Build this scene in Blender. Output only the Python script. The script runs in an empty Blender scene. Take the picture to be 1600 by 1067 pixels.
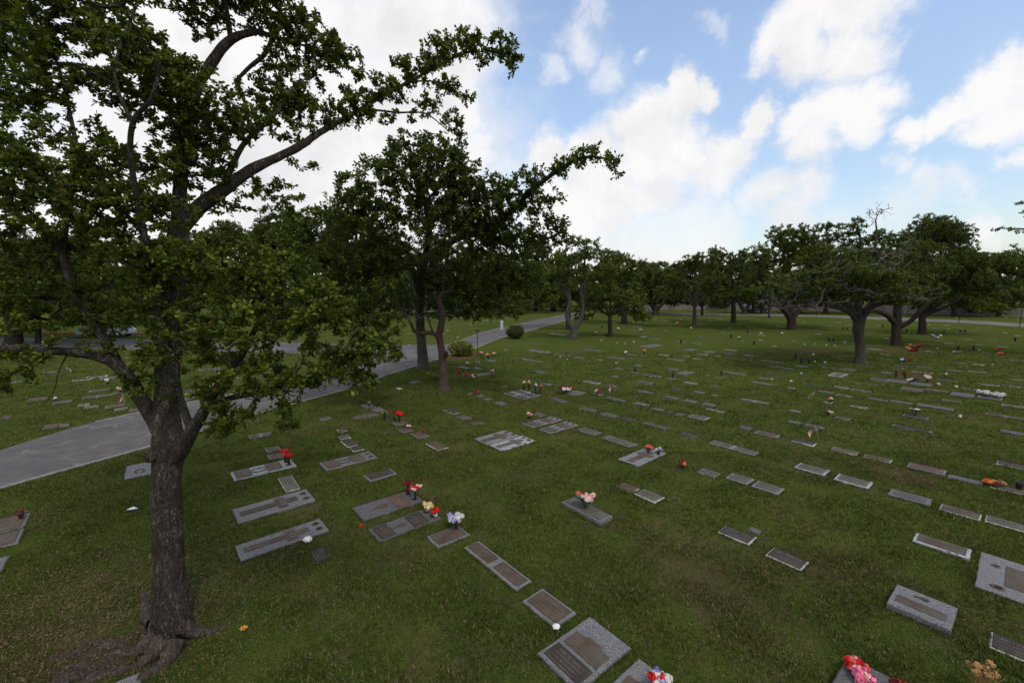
import bpy, math, random
import numpy as np
from mathutils import Vector, noise as mnoise

# ------------------------------------------------------------------ camera, sky, sun, exposure
S = bpy.context.scene
C = S.collection
FPX, HY, CAMH = 685.0, 450.0, 5.0          # focal length in photo pixels, horizon row, eye height
PITCH = math.atan((533.5 - HY) / FPX)
cam_d = bpy.data.cameras.new("camera")
cam = bpy.data.objects.new("camera", cam_d)
C.objects.link(cam)
S.camera = cam
cam_d.sensor_width = 36.0
cam_d.lens = FPX / 1600.0 * 36.0
cam_d.clip_start = 0.05
cam_d.clip_end = 3000.0
cam.location = (0, 0, CAMH)
cam.rotation_euler = (math.pi / 2 - PITCH, 0, 0)
S.render.resolution_x, S.render.resolution_y = 1024, 682

CT, ST = math.cos(PITCH), math.sin(PITCH)
def ray(px, py):
    x = px - 800.0; y = 533.5 - py
    return np.array([x, FPX * CT + y * ST, -FPX * ST + y * CT])
def G(px, py, z=0.0):
    r = ray(px, py); k = (z - CAMH) / r[2]
    return np.array([r[0] * k, r[1] * k, z])
def P(px, py, Y):
    r = ray(px, py); k = Y / r[1]
    return np.array([r[0] * k, Y, CAMH + r[2] * k])
def project(p):
    X, Y, Z = p[0], p[1], p[2] - CAMH
    d = Y * CT - Z * ST; u = Y * ST + Z * CT
    return 800 + FPX * X / d, 533.5 - FPX * u / d

SUN_EL, SUN_AZ = math.radians(56), math.radians(152)     # azimuth measured clockwise from +Y
sd = bpy.data.lights.new("sun", 'SUN')
sd.energy = 1.25; sd.angle = math.radians(12); sd.color = (1.0, 0.95, 0.88)
sun = bpy.data.objects.new("sun", sd); C.objects.link(sun)
sdir = Vector((math.sin(SUN_AZ) * math.cos(SUN_EL), math.cos(SUN_AZ) * math.cos(SUN_EL), math.sin(SUN_EL)))
sun.rotation_euler = sdir.to_track_quat('Z', 'Y').to_euler()
sun.location = (0, -10, 60)

S.view_settings.view_transform = 'Standard'
S.view_settings.look = 'None'
S.view_settings.exposure = -0.02
S.view_settings.gamma = 1.0

world = bpy.data.worlds.new("World"); S.world = world; world.use_nodes = True
def build_world():
    nt = world.node_tree; nt.nodes.clear()
    N = lambda t: nt.nodes.new(t)
    L = nt.links.new
    out = N('ShaderNodeOutputWorld'); bg = N('ShaderNodeBackground'); L(bg.outputs[0], out.inputs[0])
    bg.inputs[1].default_value = 0.1
    sky = N('ShaderNodeTexSky'); sky.sky_type = 'NISHITA'; sky.sun_disc = False
    sky.sun_elevation = SUN_EL; sky.sun_rotation = SUN_AZ; sky.air_density = 1.0; sky.dust_density = 1.2; sky.ozone_density = 1.4
    tc = N('ShaderNodeTexCoord')
    def math_(op, a, b=None, clamp=False):
        m = N('ShaderNodeMath'); m.operation = op; m.use_clamp = clamp
        for i, v in enumerate((a, b)):
            if v is None: continue
            if isinstance(v, (int, float)): m.inputs[i].default_value = v
            else: L(v, m.inputs[i])
        return m.outputs[0]
    def noise(vec, scale, detail, rough, col=False):
        n = N('ShaderNodeTexNoise'); n.inputs['Scale'].default_value = scale
        n.inputs['Detail'].default_value = detail; n.inputs['Roughness'].default_value = rough
        L(vec, n.inputs['Vector']); return n.outputs['Color' if col else 'Fac']
    D = tc.outputs['Generated']
    nrm = N('ShaderNodeVectorMath'); nrm.operation = 'NORMALIZE'; L(D, nrm.inputs[0]); D = nrm.outputs[0]
    w1 = noise(D, 7.0, 6.0, 0.62, True)
    sub = N('ShaderNodeVectorMath'); sub.operation = 'SUBTRACT'; L(w1, sub.inputs[0]); sub.inputs[1].default_value = (.5, .5, .5)
    scl = N('ShaderNodeVectorMath'); scl.operation = 'SCALE'; L(sub.outputs[0], scl.inputs[0]); scl.inputs['Scale'].default_value = 0.16
    add = N('ShaderNodeVectorMath'); add.operation = 'ADD'; L(D, add.inputs[0]); L(scl.outputs[0], add.inputs[1]); DW = add.outputs[0]
    # clouds: round masses at bearings around the place, (bearing column, row, radius, weight)
    blobs = [(380,110,270,1),(560,250,220,1),(650,50,150,1),(300,330,260,1),(690,170,70,1),(725,250,50,.9),(600,400,230,1),(180,470,300,1),(-60,330,200,1),
      (900,70,34,.62),(945,105,36,.6),(862,125,20,.5),(1002,88,14,.6),(905,20,20,.5),(1112,40,20,.36),(930,30,26,.5),
      (850,240,42,1),(925,248,52,1),(1000,195,46,1),(1052,160,34,1),(1095,148,22,1),(1020,240,66,1),(930,305,70,1),(1065,240,50,1),(1140,235,38,1),(1188,190,28,1),(880,340,70,1),(1020,300,52,.85),(1115,270,45,.85),
      (1215,65,44,1),(1270,40,58,1),(1335,15,60,1),(1325,95,48,1),(1260,95,44,1),(1200,92,28,.8),
      (1375,145,42,1),(1300,185,48,1),(1340,195,44,1),(1275,228,36,.9),(1400,125,24,.9),(1255,195,30,.9),(1448,82,14,.5),(1420,100,14,.5),
      (1590,105,46,1),(1540,145,48,1),(1482,188,40,1),(1430,212,30,.9),(1570,190,50,1),(1650,150,90,1),
      (1205,300,40,.75),(1258,298,36,.8),(1240,335,40,.75),(1185,315,30,.6),
      (1400,272,28,.62),(1450,302,34,.6),(1500,298,30,.5),(1590,258,22,.75),
      (1100,350,60,.6),(1050,365,50,.6),(960,380,60,.7),(1010,410,80,.7),(900,390,80,.75),(1530,355,34,.65),(1560,375,30,.55),(1400,330,50,.4),(1300,360,60,.4)]
    dens = None
    for (bx, by, br, w) in blobs:
        c = ray(bx, by); dist = np.linalg.norm([bx - 800, 533.5 - by, FPX]); c = c / np.linalg.norm(c)
        r = br / dist * (FPX / dist) ** 0.5
        vd = N('ShaderNodeVectorMath'); vd.operation = 'DISTANCE'; L(DW, vd.inputs[0]); vd.inputs[1].default_value = tuple(c)
        mr = N('ShaderNodeMapRange'); mr.interpolation_type = 'SMOOTHSTEP'; L(vd.outputs['Value'], mr.inputs[0])
        mr.inputs[1].default_value = r * 1.75; mr.inputs[2].default_value = r * 0.35; mr.inputs[3].default_value = 0; mr.inputs[4].default_value = w
        dens = mr.outputs[0] if dens is None else math_('MAXIMUM', dens, mr.outputs[0])
    # the rest of the dome, away from the blobs: broken cloud everywhere behind the viewer
    sep = N('ShaderNodeSeparateXYZ'); L(D, sep.inputs[0])
    back = N('ShaderNodeMapRange'); L(sep.outputs[1], back.inputs[0])
    back.inputs[1].default_value = 0.35; back.inputs[2].default_value = 0.05; back.inputs[3].default_value = 0; back.inputs[4].default_value = 1
    gen = N('ShaderNodeMapRange'); gen.interpolation_type = 'SMOOTHSTEP'; L(noise(D, 2.2, 5.0, 0.6), gen.inputs[0])
    gen.inputs[1].default_value = 0.40; gen.inputs[2].default_value = 0.52; gen.inputs[3].default_value = 0; gen.inputs[4].default_value = 1
    dens = math_('MAXIMUM', dens, math_('MULTIPLY', back.outputs[0], gen.outputs[0]))
    hz = N('ShaderNodeMapRange'); L(sep.outputs[2], hz.inputs[0])
    hz.inputs[1].default_value = 0.16; hz.inputs[2].default_value = 0.0; hz.inputs[3].default_value = 0; hz.inputs[4].default_value = 0.5
    dens = math_('MAXIMUM', dens, hz.outputs[0])
    fine = noise(DW, 11.0, 8.0, 0.66)
    d2 = math_('ADD', dens, math_('MULTIPLY', math_('SUBTRACT', fine, 0.5), 0.75))
    msk = N('ShaderNodeMapRange'); msk.interpolation_type = 'SMOOTHSTEP'; L(d2, msk.inputs[0])
    msk.inputs[1].default_value = 0.02; msk.inputs[2].default_value = 0.98; msk.inputs[3].default_value = 0; msk.inputs[4].default_value = 1
    shade = N('ShaderNodeMapRange'); L(noise(DW, 5.0, 6.0, 0.6), shade.inputs[0])
    shade.inputs[1].default_value = 0.30; shade.inputs[2].default_value = 0.54; shade.inputs[3].default_value = 0; shade.inputs[4].default_value = 1
    cc = N('ShaderNodeMix'); cc.data_type = 'RGBA'; L(shade.outputs[0], cc.inputs[0])
    cc.inputs[6].default_value = (7.9, 7.95, 8.2, 1); cc.inputs[7].default_value = (9.9, 9.8, 9.8, 1)
    sb = N('ShaderNodeMix'); sb.data_type = 'RGBA'; sb.blend_type = 'MULTIPLY'; sb.inputs[0].default_value = 1
    L(sky.outputs[0], sb.inputs[6])
    el = N('ShaderNodeMapRange'); L(sep.outputs[2], el.inputs[0]); el.inputs[1].default_value = 0.0; el.inputs[2].default_value = 0.42; el.inputs[3].default_value = 0; el.inputs[4].default_value = 1
    tn = N('ShaderNodeMix'); tn.data_type = 'RGBA'; L(el.outputs[0], tn.inputs[0]); tn.inputs[6].default_value = (1.75, 1.65, 1.55, 1); tn.inputs[7].default_value = (3.05, 2.75, 2.5, 1); L(tn.outputs[2], sb.inputs[7])
    mx = N('ShaderNodeMix'); mx.data_type = 'RGBA'; L(msk.outputs[0], mx.inputs[0]); L(sb.outputs[2], mx.inputs[6]); L(cc.outputs[2], mx.inputs[7])
    L(mx.outputs[2], bg.inputs[0])
build_world()

# ------------------------------------------------------------------ materials
class NT:
    def __init__(s, name):
        s.m = bpy.data.materials.new(name); s.m.use_nodes = True; s.t = s.m.node_tree; s.t.nodes.clear()
        s.out = s.n('ShaderNodeOutputMaterial'); s.b = s.n('ShaderNodeBsdfPrincipled'); s.l(s.b.outputs[0], s.out.inputs[0])
    def n(s, t): return s.t.nodes.new(t)
    def l(s, a, b): s.t.links.new(a, b)
    def noise(s, scale, detail=4, rough=.6, vec=None, dist=0):
        n = s.n('ShaderNodeTexNoise'); n.inputs['Scale'].default_value = scale; n.inputs['Detail'].default_value = detail
        n.inputs['Roughness'].default_value = rough; n.inputs['Distortion'].default_value = dist
        if vec is not None: s.l(vec, n.inputs['Vector'])
        return n.outputs['Fac']
    def ramp(s, fac, stops):
        r = s.n('ShaderNodeValToRGB'); e = r.color_ramp.elements
        while len(e) < len(stops): e.new(.5)
        for i, (p, c) in enumerate(stops): e[i].position = p; e[i].color = tuple(c) + (1,)
        s.l(fac, r.inputs[0]); return r.outputs[0]
    def rng(s, fac, a, b, c=0., d=1.):
        r = s.n('ShaderNodeMapRange'); s.l(fac, r.inputs[0])
        for i, v in enumerate((a, b, c, d)): r.inputs[i + 1].default_value = v
        return r.outputs[0]
    def mix(s, fac, a, b, mode='MIX'):
        m = s.n('ShaderNodeMix'); m.data_type = 'RGBA'; m.blend_type = mode
        for i, v in ((0, fac), (6, a), (7, b)):
            if isinstance(v, (int, float)): m.inputs[i].default_value = v
            elif isinstance(v, tuple): m.inputs[i].default_value = v + (1,)
            else: s.l(v, m.inputs[i])
        return m.outputs[2]
    def math(s, op, a, b):
        m = s.n('ShaderNodeMath'); m.operation = op
        for i, v in enumerate((a, b)):
            if isinstance(v, (int, float)): m.inputs[i].default_value = v
            else: s.l(v, m.inputs[i])
        return m.outputs[0]
    def bump(s, h, strength=.5, dist=.01):
        b = s.n('ShaderNodeBump'); b.inputs['Strength'].default_value = strength; b.inputs['Distance'].default_value = dist
        s.l(h, b.inputs['Height']); s.l(b.outputs[0], s.b.inputs['Normal'])
    def col(s, c):
        if isinstance(c, tuple): s.b.inputs['Base Color'].default_value = c + (1,)
        else: s.l(c, s.b.inputs['Base Color'])
    def set(s, **k):
        for a, v in k.items(): s.b.inputs[{'rough': 'Roughness', 'metal': 'Metallic', 'spec': 'Specular IOR Level'}[a]].default_value = v
    def pos(s):
        return s.n('ShaderNodeNewGeometry').outputs['Position']
    def obj(s):
        return s.n('ShaderNodeTexCoord').outputs['Object']
    def rnd(s):
        return s.n('ShaderNodeObjectInfo').outputs['Random']
    def attr(s, nm):
        a = s.n('ShaderNodeAttribute'); a.attribute_name = nm; return a.outputs['Fac']

def plain(name, c, rough=.7, metal=0., spec=.3, var=.25, scale=20):
    t = NT(name); o = t.obj()
    t.col(t.mix(t.rng(t.noise(scale, 5, .6, o), .3, .7), tuple(x * (1 - var) for x in c), tuple(min(1, x * (1 + var)) for x in c)))
    t.set(rough=rough, metal=metal, spec=spec); return t.m

def turf_colour(t):
    p = t.pos()
    big = t.noise(.10, 4, .55, p); mid = t.noise(.55, 5, .62, p, 1.2); sm = t.noise(4.5, 5, .7, p); fi = t.noise(42, 4, .75, p)
    g = t.ramp(mid, [(.28, (.018, .052, .007)), (.46, (.034, .082, .010)), (.60, (.060, .102, .010)), (.76, (.098, .104, .026))])
    g = t.mix(t.rng(big, .35, .68, 0, .55), g, (.080, .128, .008))
    g = t.mix(t.rng(sm, .38, .72, 0, .55), g, t.mix(mid, (.030, .050, .011), (.105, .088, .048)))
    dead = t.math('MULTIPLY', t.rng(t.noise(.40, 4, .6, t.pos(), .8), .50, .64), t.rng(t.noise(3.4, 6, .75, t.pos()), .42, .60))
    g = t.mix(t.math('MULTIPLY', dead, .85), g, (.135, .095, .062))
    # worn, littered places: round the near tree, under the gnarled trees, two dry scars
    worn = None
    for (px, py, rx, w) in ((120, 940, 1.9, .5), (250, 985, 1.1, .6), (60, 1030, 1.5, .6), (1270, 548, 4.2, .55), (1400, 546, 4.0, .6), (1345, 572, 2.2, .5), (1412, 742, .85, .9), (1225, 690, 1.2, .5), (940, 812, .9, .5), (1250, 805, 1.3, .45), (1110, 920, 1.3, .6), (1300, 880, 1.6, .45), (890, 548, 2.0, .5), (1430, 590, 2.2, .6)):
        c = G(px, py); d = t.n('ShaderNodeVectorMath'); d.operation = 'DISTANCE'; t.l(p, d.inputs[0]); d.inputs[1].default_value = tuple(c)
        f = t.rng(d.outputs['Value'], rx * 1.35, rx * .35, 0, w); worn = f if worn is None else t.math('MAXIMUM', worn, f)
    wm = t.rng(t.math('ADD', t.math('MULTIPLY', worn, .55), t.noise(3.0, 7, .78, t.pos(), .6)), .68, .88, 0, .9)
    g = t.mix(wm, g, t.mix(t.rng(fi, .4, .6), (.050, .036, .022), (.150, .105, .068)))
    return g, sm, fi
def mat_ground():
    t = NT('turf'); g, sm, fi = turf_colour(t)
    c = t.mix(t.rng(fi, .38, .62, 0, 1), t.mix(.62, g, (.012, .014, .005)), t.mix(.30, g, (.20, .20, .06)))
    t.col(c); t.set(rough=1., spec=.0)
    t.bump(t.math('ADD', t.math('MULTIPLY', fi, .6), sm), .9, .05); return t.m
def mat_blades():
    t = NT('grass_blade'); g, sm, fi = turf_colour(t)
    c = t.mix(t.attr('tone'), t.mix(.45, g, (.012, .020, .004)), t.mix(.45, g, (.17, .18, .045)))
    c = t.mix(t.rng(t.attr('tone'), .87, .89), c, (.25, .20, .115))
    t.col(c); t.set(rough=.9, spec=.0)
    tr = t.n('ShaderNodeBsdfTranslucent'); t.l(c, tr.inputs[0]); ms = t.n('ShaderNodeMixShader'); ms.inputs[0].default_value = .25
    t.l(t.b.outputs[0], ms.inputs[1]); t.l(tr.outputs[0], ms.inputs[2]); t.l(ms.outputs[0], t.out.inputs[0]); return t.m
def mat_leaf(name, dark, midc, light, odd=None, oddp=.97, tr_f=.36, rough=.5):
    t = NT(name); a = t.attr('tone')
    stops = [(0., dark), (.5, midc), (.92, light)]
    c = t.ramp(a, stops)
    if odd: c = t.mix(t.rng(t.attr('odd'), oddp, oddp + .01), c, odd)
    t.col(c); t.set(rough=rough, spec=.22)
    tr = t.n('ShaderNodeBsdfTranslucent'); t.l(t.mix(.5, c, (.10, .16, .01)), tr.inputs[0])
    ms = t.n('ShaderNodeMixShader'); ms.inputs[0].default_value = tr_f
    t.l(t.b.outputs[0], ms.inputs[1]); t.l(tr.outputs[0], ms.inputs[2]); t.l(ms.outputs[0], t.out.inputs[0]); return t.m
def mat_bark(name, c0, c1, lich, scale=1., lf=.55):
    t = NT(name); p = t.pos()
    def stretch(z):
        mp = t.n('ShaderNodeMapping'); mp.inputs['Scale'].default_value = (1, 1, z); t.l(p, mp.inputs[0]); return mp.outputs[0]
    v = stretch(.22); w = stretch(.5)
    fis = t.noise(17 * scale, 7, .72, v, 1.6); fine = t.noise(52 * scale, 6, .78, w); pat = t.noise(7 * scale, 5, .7, w, .8); big = t.noise(2.4 * scale, 4, .6, p)
    ridge = t.rng(fis, .38, .60)
    c = t.mix(t.rng(fine, .3, .7), c0, c1)
    c = t.mix(ridge, t.mix(.55, c, (.008, .006, .005)), c)
    c = t.mix(t.math('MULTIPLY', t.rng(fine, .50, .64), t.rng(pat, .46, .60, 0, lf)), c, lich)
    c = t.mix(t.rng(big, .5, .7, 0, .35), c, tuple(x * .5 for x in c1))
    t.col(c); t.set(rough=.95, spec=.08)
    t.bump(t.math('ADD', t.math('MULTIPLY', ridge, 1.2), fine), 1., .02); return t.m
def mat_granite(name, a, b, sp=.35, scale=110, dirt=(.10, .10, .07), df=.35):
    t = NT(name); o = t.obj()
    vo = t.n('ShaderNodeTexVoronoi'); vo.inputs['Scale'].default_value = scale; t.l(o, vo.inputs['Vector'])
    sepc = t.n('ShaderNodeSeparateColor'); t.l(vo.outputs['Color'], sepc.inputs[0])
    c = t.ramp(sepc.outputs[0], [(.0, tuple(x * .32 for x in a)), (sp, a), (1., b)])
    c = t.mix(t.rng(t.noise(3.5, 5, .65, t.pos()), .45, .75, 0, df), c, dirt)
    c = t.mix(t.rng(t.rnd(), 0, 1, 0, .45), c, (.095, .090, .080))
    t.col(c); t.set(rough=.65, spec=.3); t.bump(t.noise(60, 3, .6, o), .25, .003); return t.m
def mat_bronze(name, a, b, green=(.10, .12, .09), gf=.35, metal=.08):
    t = NT(name); o = t.obj(); n1 = t.noise(6, 6, .65, o); n2 = t.noise(2.3, 4, .6, t.pos())
    c = t.mix(t.rng(n1, .3, .7), a, b); c = t.mix(t.rng(n2, .45, .7, 0, gf), c, green)
    t.col(c); t.set(rough=.62, metal=metal, spec=.25); t.bump(t.noise(90, 3, .7, o), .2, .002); return t.m
def mat_road():
    t = NT('asphalt'); p = t.pos()
    a = t.noise(.35, 5, .6, p, .5); b = t.noise(2.2, 5, .7, p); f = t.noise(60, 3, .7, p)
    c = t.ramp(a, [(.3, (.080, .074, .070)), (.5, (.108, .10, .094)), (.72, (.145, .135, .125))])
    c = t.mix(t.rng(b, .45, .62, 0, .5), c, (.060, .056, .054)); c = t.mix(t.rng(t.noise(.9, 6, .75, p, 2.), .56, .60, 0, .6), c, (.19, .18, .165));
    t.col(c); t.set(rough=.85, spec=.25); t.bump(f, .4, .006); return t.m

M = {}
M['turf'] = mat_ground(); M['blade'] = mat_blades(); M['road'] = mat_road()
M['kerb'] = plain('kerb_concrete', (.25, .24, .22), .85, var=.3, scale=4)
M['kerb_red'] = plain('painted_red_kerb', (.20, .035, .02), .7, scale=4)
M['kerb_yellow'] = plain('painted_yellow_kerb', (.45, .33, .06), .7, scale=4)
M['granite'] = mat_granite('grey_granite', (.115, .113, .120), (.265, .262, .272))
M['granite_light'] = mat_granite('light_granite', (.15, .148, .155), (.315, .31, .32), df=.25)
M['granite_dark'] = mat_granite('dark_granite', (.075, .075, .08), (.16, .16, .17), df=.5)
M['granite_tan'] = mat_granite('reddish_granite', (.17, .12, .095), (.30, .22, .18), df=.5)
M['marble'] = mat_granite('white_marble', (.27, .27, .29), (.44, .44, .465), sp=.1, scale=18, df=.2)
M['concrete'] = plain('pale_concrete', (.43, .42, .38), .85, var=.25, scale=8)
M['bronze'] = mat_bronze('bronze', (.058, .041, .028), (.112, .082, .056))
M['bronze_dark'] = mat_bronze('dark_bronze', (.030, .024, .020), (.060, .048, .038), gf=.2)
M['bronze_green'] = mat_bronze('weathered_bronze', (.070, .068, .052), (.125, .118, .092), gf=.6)
M['letter'] = mat_bronze('bronze_relief', (.09, .065, .05), (.17, .13, .10), gf=.1, metal=.2)
M['copper'] = mat_bronze('copper_relief', (.085, .048, .034), (.15, .092, .066), gf=.1)
M['hole_shade'] = plain('painted_hole_shade', (.006, .006, .006), .9)
M['vase_black'] = plain('black_vase', (.012, .011, .012), .45)
M['vase_red'] = plain('dark_red_vase', (.045, .012, .012), .45)
M['red'] = plain('red_petals', (.55, .010, .012), .6, scale=90); M['pink'] = plain('pink_petals', (.75, .16, .28), .6, scale=90)
M['rose'] = plain('coral_petals', (.68, .13, .10), .6, scale=90); M['white'] = plain('white_petals', (.58, .56, .54), .6, var=.12, scale=90)
M['blue'] = plain('lilac_blue_petals', (.30, .30, .62), .6, scale=90); M['yellow'] = plain('yellow_petals', (.66, .47, .06), .6, scale=90)
M['orange'] = plain('orange_petals', (.60, .14, .02), .6, scale=90); M['maroon'] = plain('dark_red_petals', (.16, .018, .015), .7, scale=90)
M['dry'] = plain('dried_petals', (.34, .20, .08), .85, scale=60); M['teal'] = plain('teal_ribbon', (.05, .22, .17), .6)
M['purple'] = plain('purple_petals', (.20, .07, .32), .6, scale=90); M['palepink'] = plain('pale_pink_petals', (.74, .42, .40), .6, scale=90)
M['greenery'] = plain('silk_greenery', (.03, .07, .018), .6)
M['flag_red'] = plain('flag_red', (.30, .03, .04), .8); M['flag_white'] = plain('flag_white', (.50, .49, .48), .8, var=.1); M['flag_blue'] = plain('flag_blue', (.03, .04, .11), .8)
M['stick'] = plain('pale_wood_stick', (.42, .34, .20), .8); M['iron'] = plain('dark_iron', (.02, .02, .02), .6, metal=.4)
M['paper'] = plain('white_plastic', (.70, .72, .72), .55, var=.08); M['wallpaint'] = plain('weathered_wall', (.20, .175, .155), .9, var=.35, scale=.8)
M['path'] = plain('worn_path', (.135, .13, .115), .9, var=.4, scale=.6)
M['post'] = plain('post_paint', (.40, .40, .38), .7)
M['brick'] = plain('red_brick_edging', (.22, .09, .05), .9, var=.4, scale=6)
M['teal_paint'] = plain('teal_building', (.10, .17, .155), .8); M['roof'] = plain('grey_roof', (.10, .10, .10), .8)
M['car_blue'] = plain('pale_car_paint', (.35, .42, .52), .25, spec=.6, var=.04); M['car_dark'] = plain('black_car_paint', (.012, .012, .014), .3, spec=.6)
M['glass'] = plain('car_glass', (.02, .03, .035), .08, spec=.8); M['rubber'] = plain('rubber', (.015, .015, .015), .9); M['chrome'] = plain('chrome', (.4, .4, .4), .3, metal=.9)
M['bark'] = mat_bark('bark', (.036, .029, .023), (.125, .102, .084), (.33, .315, .27), 1., .95)
M['root'] = mat_bark('root_bark', (.055, .042, .035), (.20, .155, .13), (.34, .30, .27), .8, lf=.85)
M['bark_grey'] = mat_bark('grey_bark', (.055, .047, .040), (.13, .115, .10), (.26, .25, .22), .5)
M['bark_red'] = mat_bark('red_brown_bark', (.072, .046, .038), (.20, .140, .118), (.24, .20, .17), .7, lf=.35)
M['bark_dark'] = mat_bark('dark_bark', (.030, .024, .020), (.075, .060, .050), (.14, .13, .115), .5)
M['dead'] = plain('bare_grey_twigs', (.13, .112, .10), .95, scale=3)
M['leafA'] = mat_leaf('leaf_near', (.036, .056, .008), (.084, .118, .013), (.205, .240, .026), (.18, .12, .035), .983)
M['leafB'] = mat_leaf('leaf_dark', (.034, .056, .009), (.070, .104, .013), (.150, .185, .024), (.12, .10, .03), .985)
M['leafC'] = mat_leaf('leaf_fresh', (0.047, 0.077, 0.009), (0.097, 0.142, 0.015), (0.195, 0.240, 0.027), (.16, .14, .03), .97)
M['leafD'] = mat_leaf('leaf_far', (0.038, 0.060, 0.011), (0.073, 0.103, 0.016), (0.136, 0.168, 0.023), (.12, .09, .04), .98)
M['leafY'] = mat_leaf('leaf_variegated', (.06, .09, .015), (.20, .21, .04), (.42, .37, .09), None)
M['litter'] = plain('fallen_leaf', (.13, .085, .048), .9, var=.5, scale=3)

# ------------------------------------------------------------------ object helpers
def tag(o, label=None, cat=None, group=None, kind=None):
    for k, v in (('label', label), ('category', cat), ('group', group), ('kind', kind)):
        if v: o[k] = v
    return o
def thing(name, label, cat, loc=(0, 0, 0), rz=0., group=None, tilt=(0, 0)):
    o = bpy.data.objects.new(name, None); C.objects.link(o); o.empty_display_size = .2
    o.location = tuple(loc); o.rotation_euler = (tilt[0], tilt[1], rz)
    return tag(o, label, cat, group)
def link(name, me, parent=None, loc=None):
    o = bpy.data.objects.new(name, me); C.objects.link(o)
    if parent is not None: o.parent = parent
    if loc is not None: o.location = tuple(loc)
    return o
def mesh_np(name, V, groups, mats, attrs=None, smooth=False):
    """groups: list of (F int array (n,k), material index)"""
    V = np.asarray(V, dtype=np.float32); me = bpy.data.meshes.new(name)
    me.vertices.add(len(V)); me.vertices.foreach_set('co', V.ravel())
    idx = np.concatenate([F.ravel() for F, _ in groups]).astype(np.int32)
    cnt = np.concatenate([np.full(len(F), F.shape[1], dtype=np.int32) for F, _ in groups])
    mi = np.concatenate([np.full(len(F), m, dtype=np.int32) for F, m in groups])
    st = np.concatenate([[0], np.cumsum(cnt)[:-1]]).astype(np.int32)
    me.loops.add(len(idx)); me.loops.foreach_set('vertex_index', idx)
    me.polygons.add(len(cnt)); me.polygons.foreach_set('loop_start', st); me.polygons.foreach_set('loop_total', cnt)
    me.polygons.foreach_set('material_index', mi)
    me.polygons.foreach_set('use_smooth', np.full(len(cnt), smooth, dtype=bool))
    for m in mats: me.materials.append(M[m])
    if attrs:
        for k, a in attrs.items():
            at = me.attributes.new(k, 'FLOAT', 'FACE'); at.data.foreach_set('value', np.asarray(a, dtype=np.float32))
    me.update(calc_edges=True); return me
class MB:
    def __init__(s): s.v = []; s.f = []; s.m = []; s.sm = []
    def add(s, V, F, m=0, smooth=False):
        o = len(s.v); s.v += [tuple(map(float, p)) for p in V]
        for f in F: s.f.append([i + o for i in f]); s.m.append(m); s.sm.append(smooth)
    def box(s, c, d, rz=0., m=0, ch=0.):
        x, y, z = d[0] / 2, d[1] / 2, d[2] / 2
        rings = [(x, y, -z), (x, y, z - ch)] + ([(x - ch, y - ch, z)] if ch else [])
        V = []
        for (a, b, h) in rings:
            for (sx, sy) in ((-1, -1), (1, -1), (1, 1), (-1, 1)): V.append((sx * a, sy * b, h))
        cs, sn = math.cos(rz), math.sin(rz)
        V = [(c[0] + p[0] * cs - p[1] * sn, c[1] + p[0] * sn + p[1] * cs, c[2] + p[2]) for p in V]
        F = [(3, 2, 1, 0)]
        for k in range(len(rings) - 1):
            for i in range(4): j = (i + 1) % 4; F.append((k * 4 + i, k * 4 + j, k * 4 + 4 + j, k * 4 + 4 + i))
        k = (len(rings) - 1) * 4; F.append((k, k + 1, k + 2, k + 3)); s.add(V, F, m)
    def prism(s, poly, z0, z1, m=0, ch=0.):
        n = len(poly); cx = sum(p[0] for p in poly) / n; cy = sum(p[1] for p in poly) / n
        def ins(p, d):
            r = math.hypot(p[0] - cx, p[1] - cy) + 1e-6; return (cx + (p[0] - cx) * (1 - d / r), cy + (p[1] - cy) * (1 - d / r))
        V = [(p[0], p[1], z0) for p in poly] + [(p[0], p[1], z1 - ch) for p in poly]
        F = [tuple(reversed(range(n)))] + [(i, (i + 1) % n, n + (i + 1) % n, n + i) for i in range(n)]
        if ch:
            V += [ins(p, ch) + (z1,) for p in poly]; F += [(n + i, n + (i + 1) % n, 2 * n + (i + 1) % n, 2 * n + i) for i in range(n)]
        b = (2 if ch else 1) * n; F.append(tuple(range(b, b + n))); s.add(V, F, m)
    def lathe(s, c, prof, n=14, m=0, smooth=True):
        V = []; F = []
        for (r, z) in prof:
            for i in range(n): a = 2 * math.pi * i / n; V.append((c[0] + r * math.cos(a), c[1] + r * math.sin(a), c[2] + z))
        for k in range(len(prof) - 1):
            for i in range(n): j = (i + 1) % n; F.append((k * n + i, k * n + j, k * n + n + j, k * n + n + i))
        s.add(V, F, m, smooth)
    def tube(s, pts, rad, n=6, m=0):
        V, F = tube_np(np.array(pts, float), np.array(rad, float) if np.ndim(rad) else np.full(len(pts), rad), n); s.add(V, F.tolist(), m, True)
    def build(s, name, mats, parent=None, loc=None):
        me = bpy.data.meshes.new(name); me.from_pydata(s.v, [], s.f)
        for k in ([mats] if isinstance(mats, str) else mats): me.materials.append(M[k])
        me.polygons.foreach_set('material_index', s.m); me.polygons.foreach_set('use_smooth', s.sm); me.update()
        return link(name, me, parent, loc)
def struct(name, mb, mats): return tag(mb.build(name, mats), kind='structure')

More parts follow.
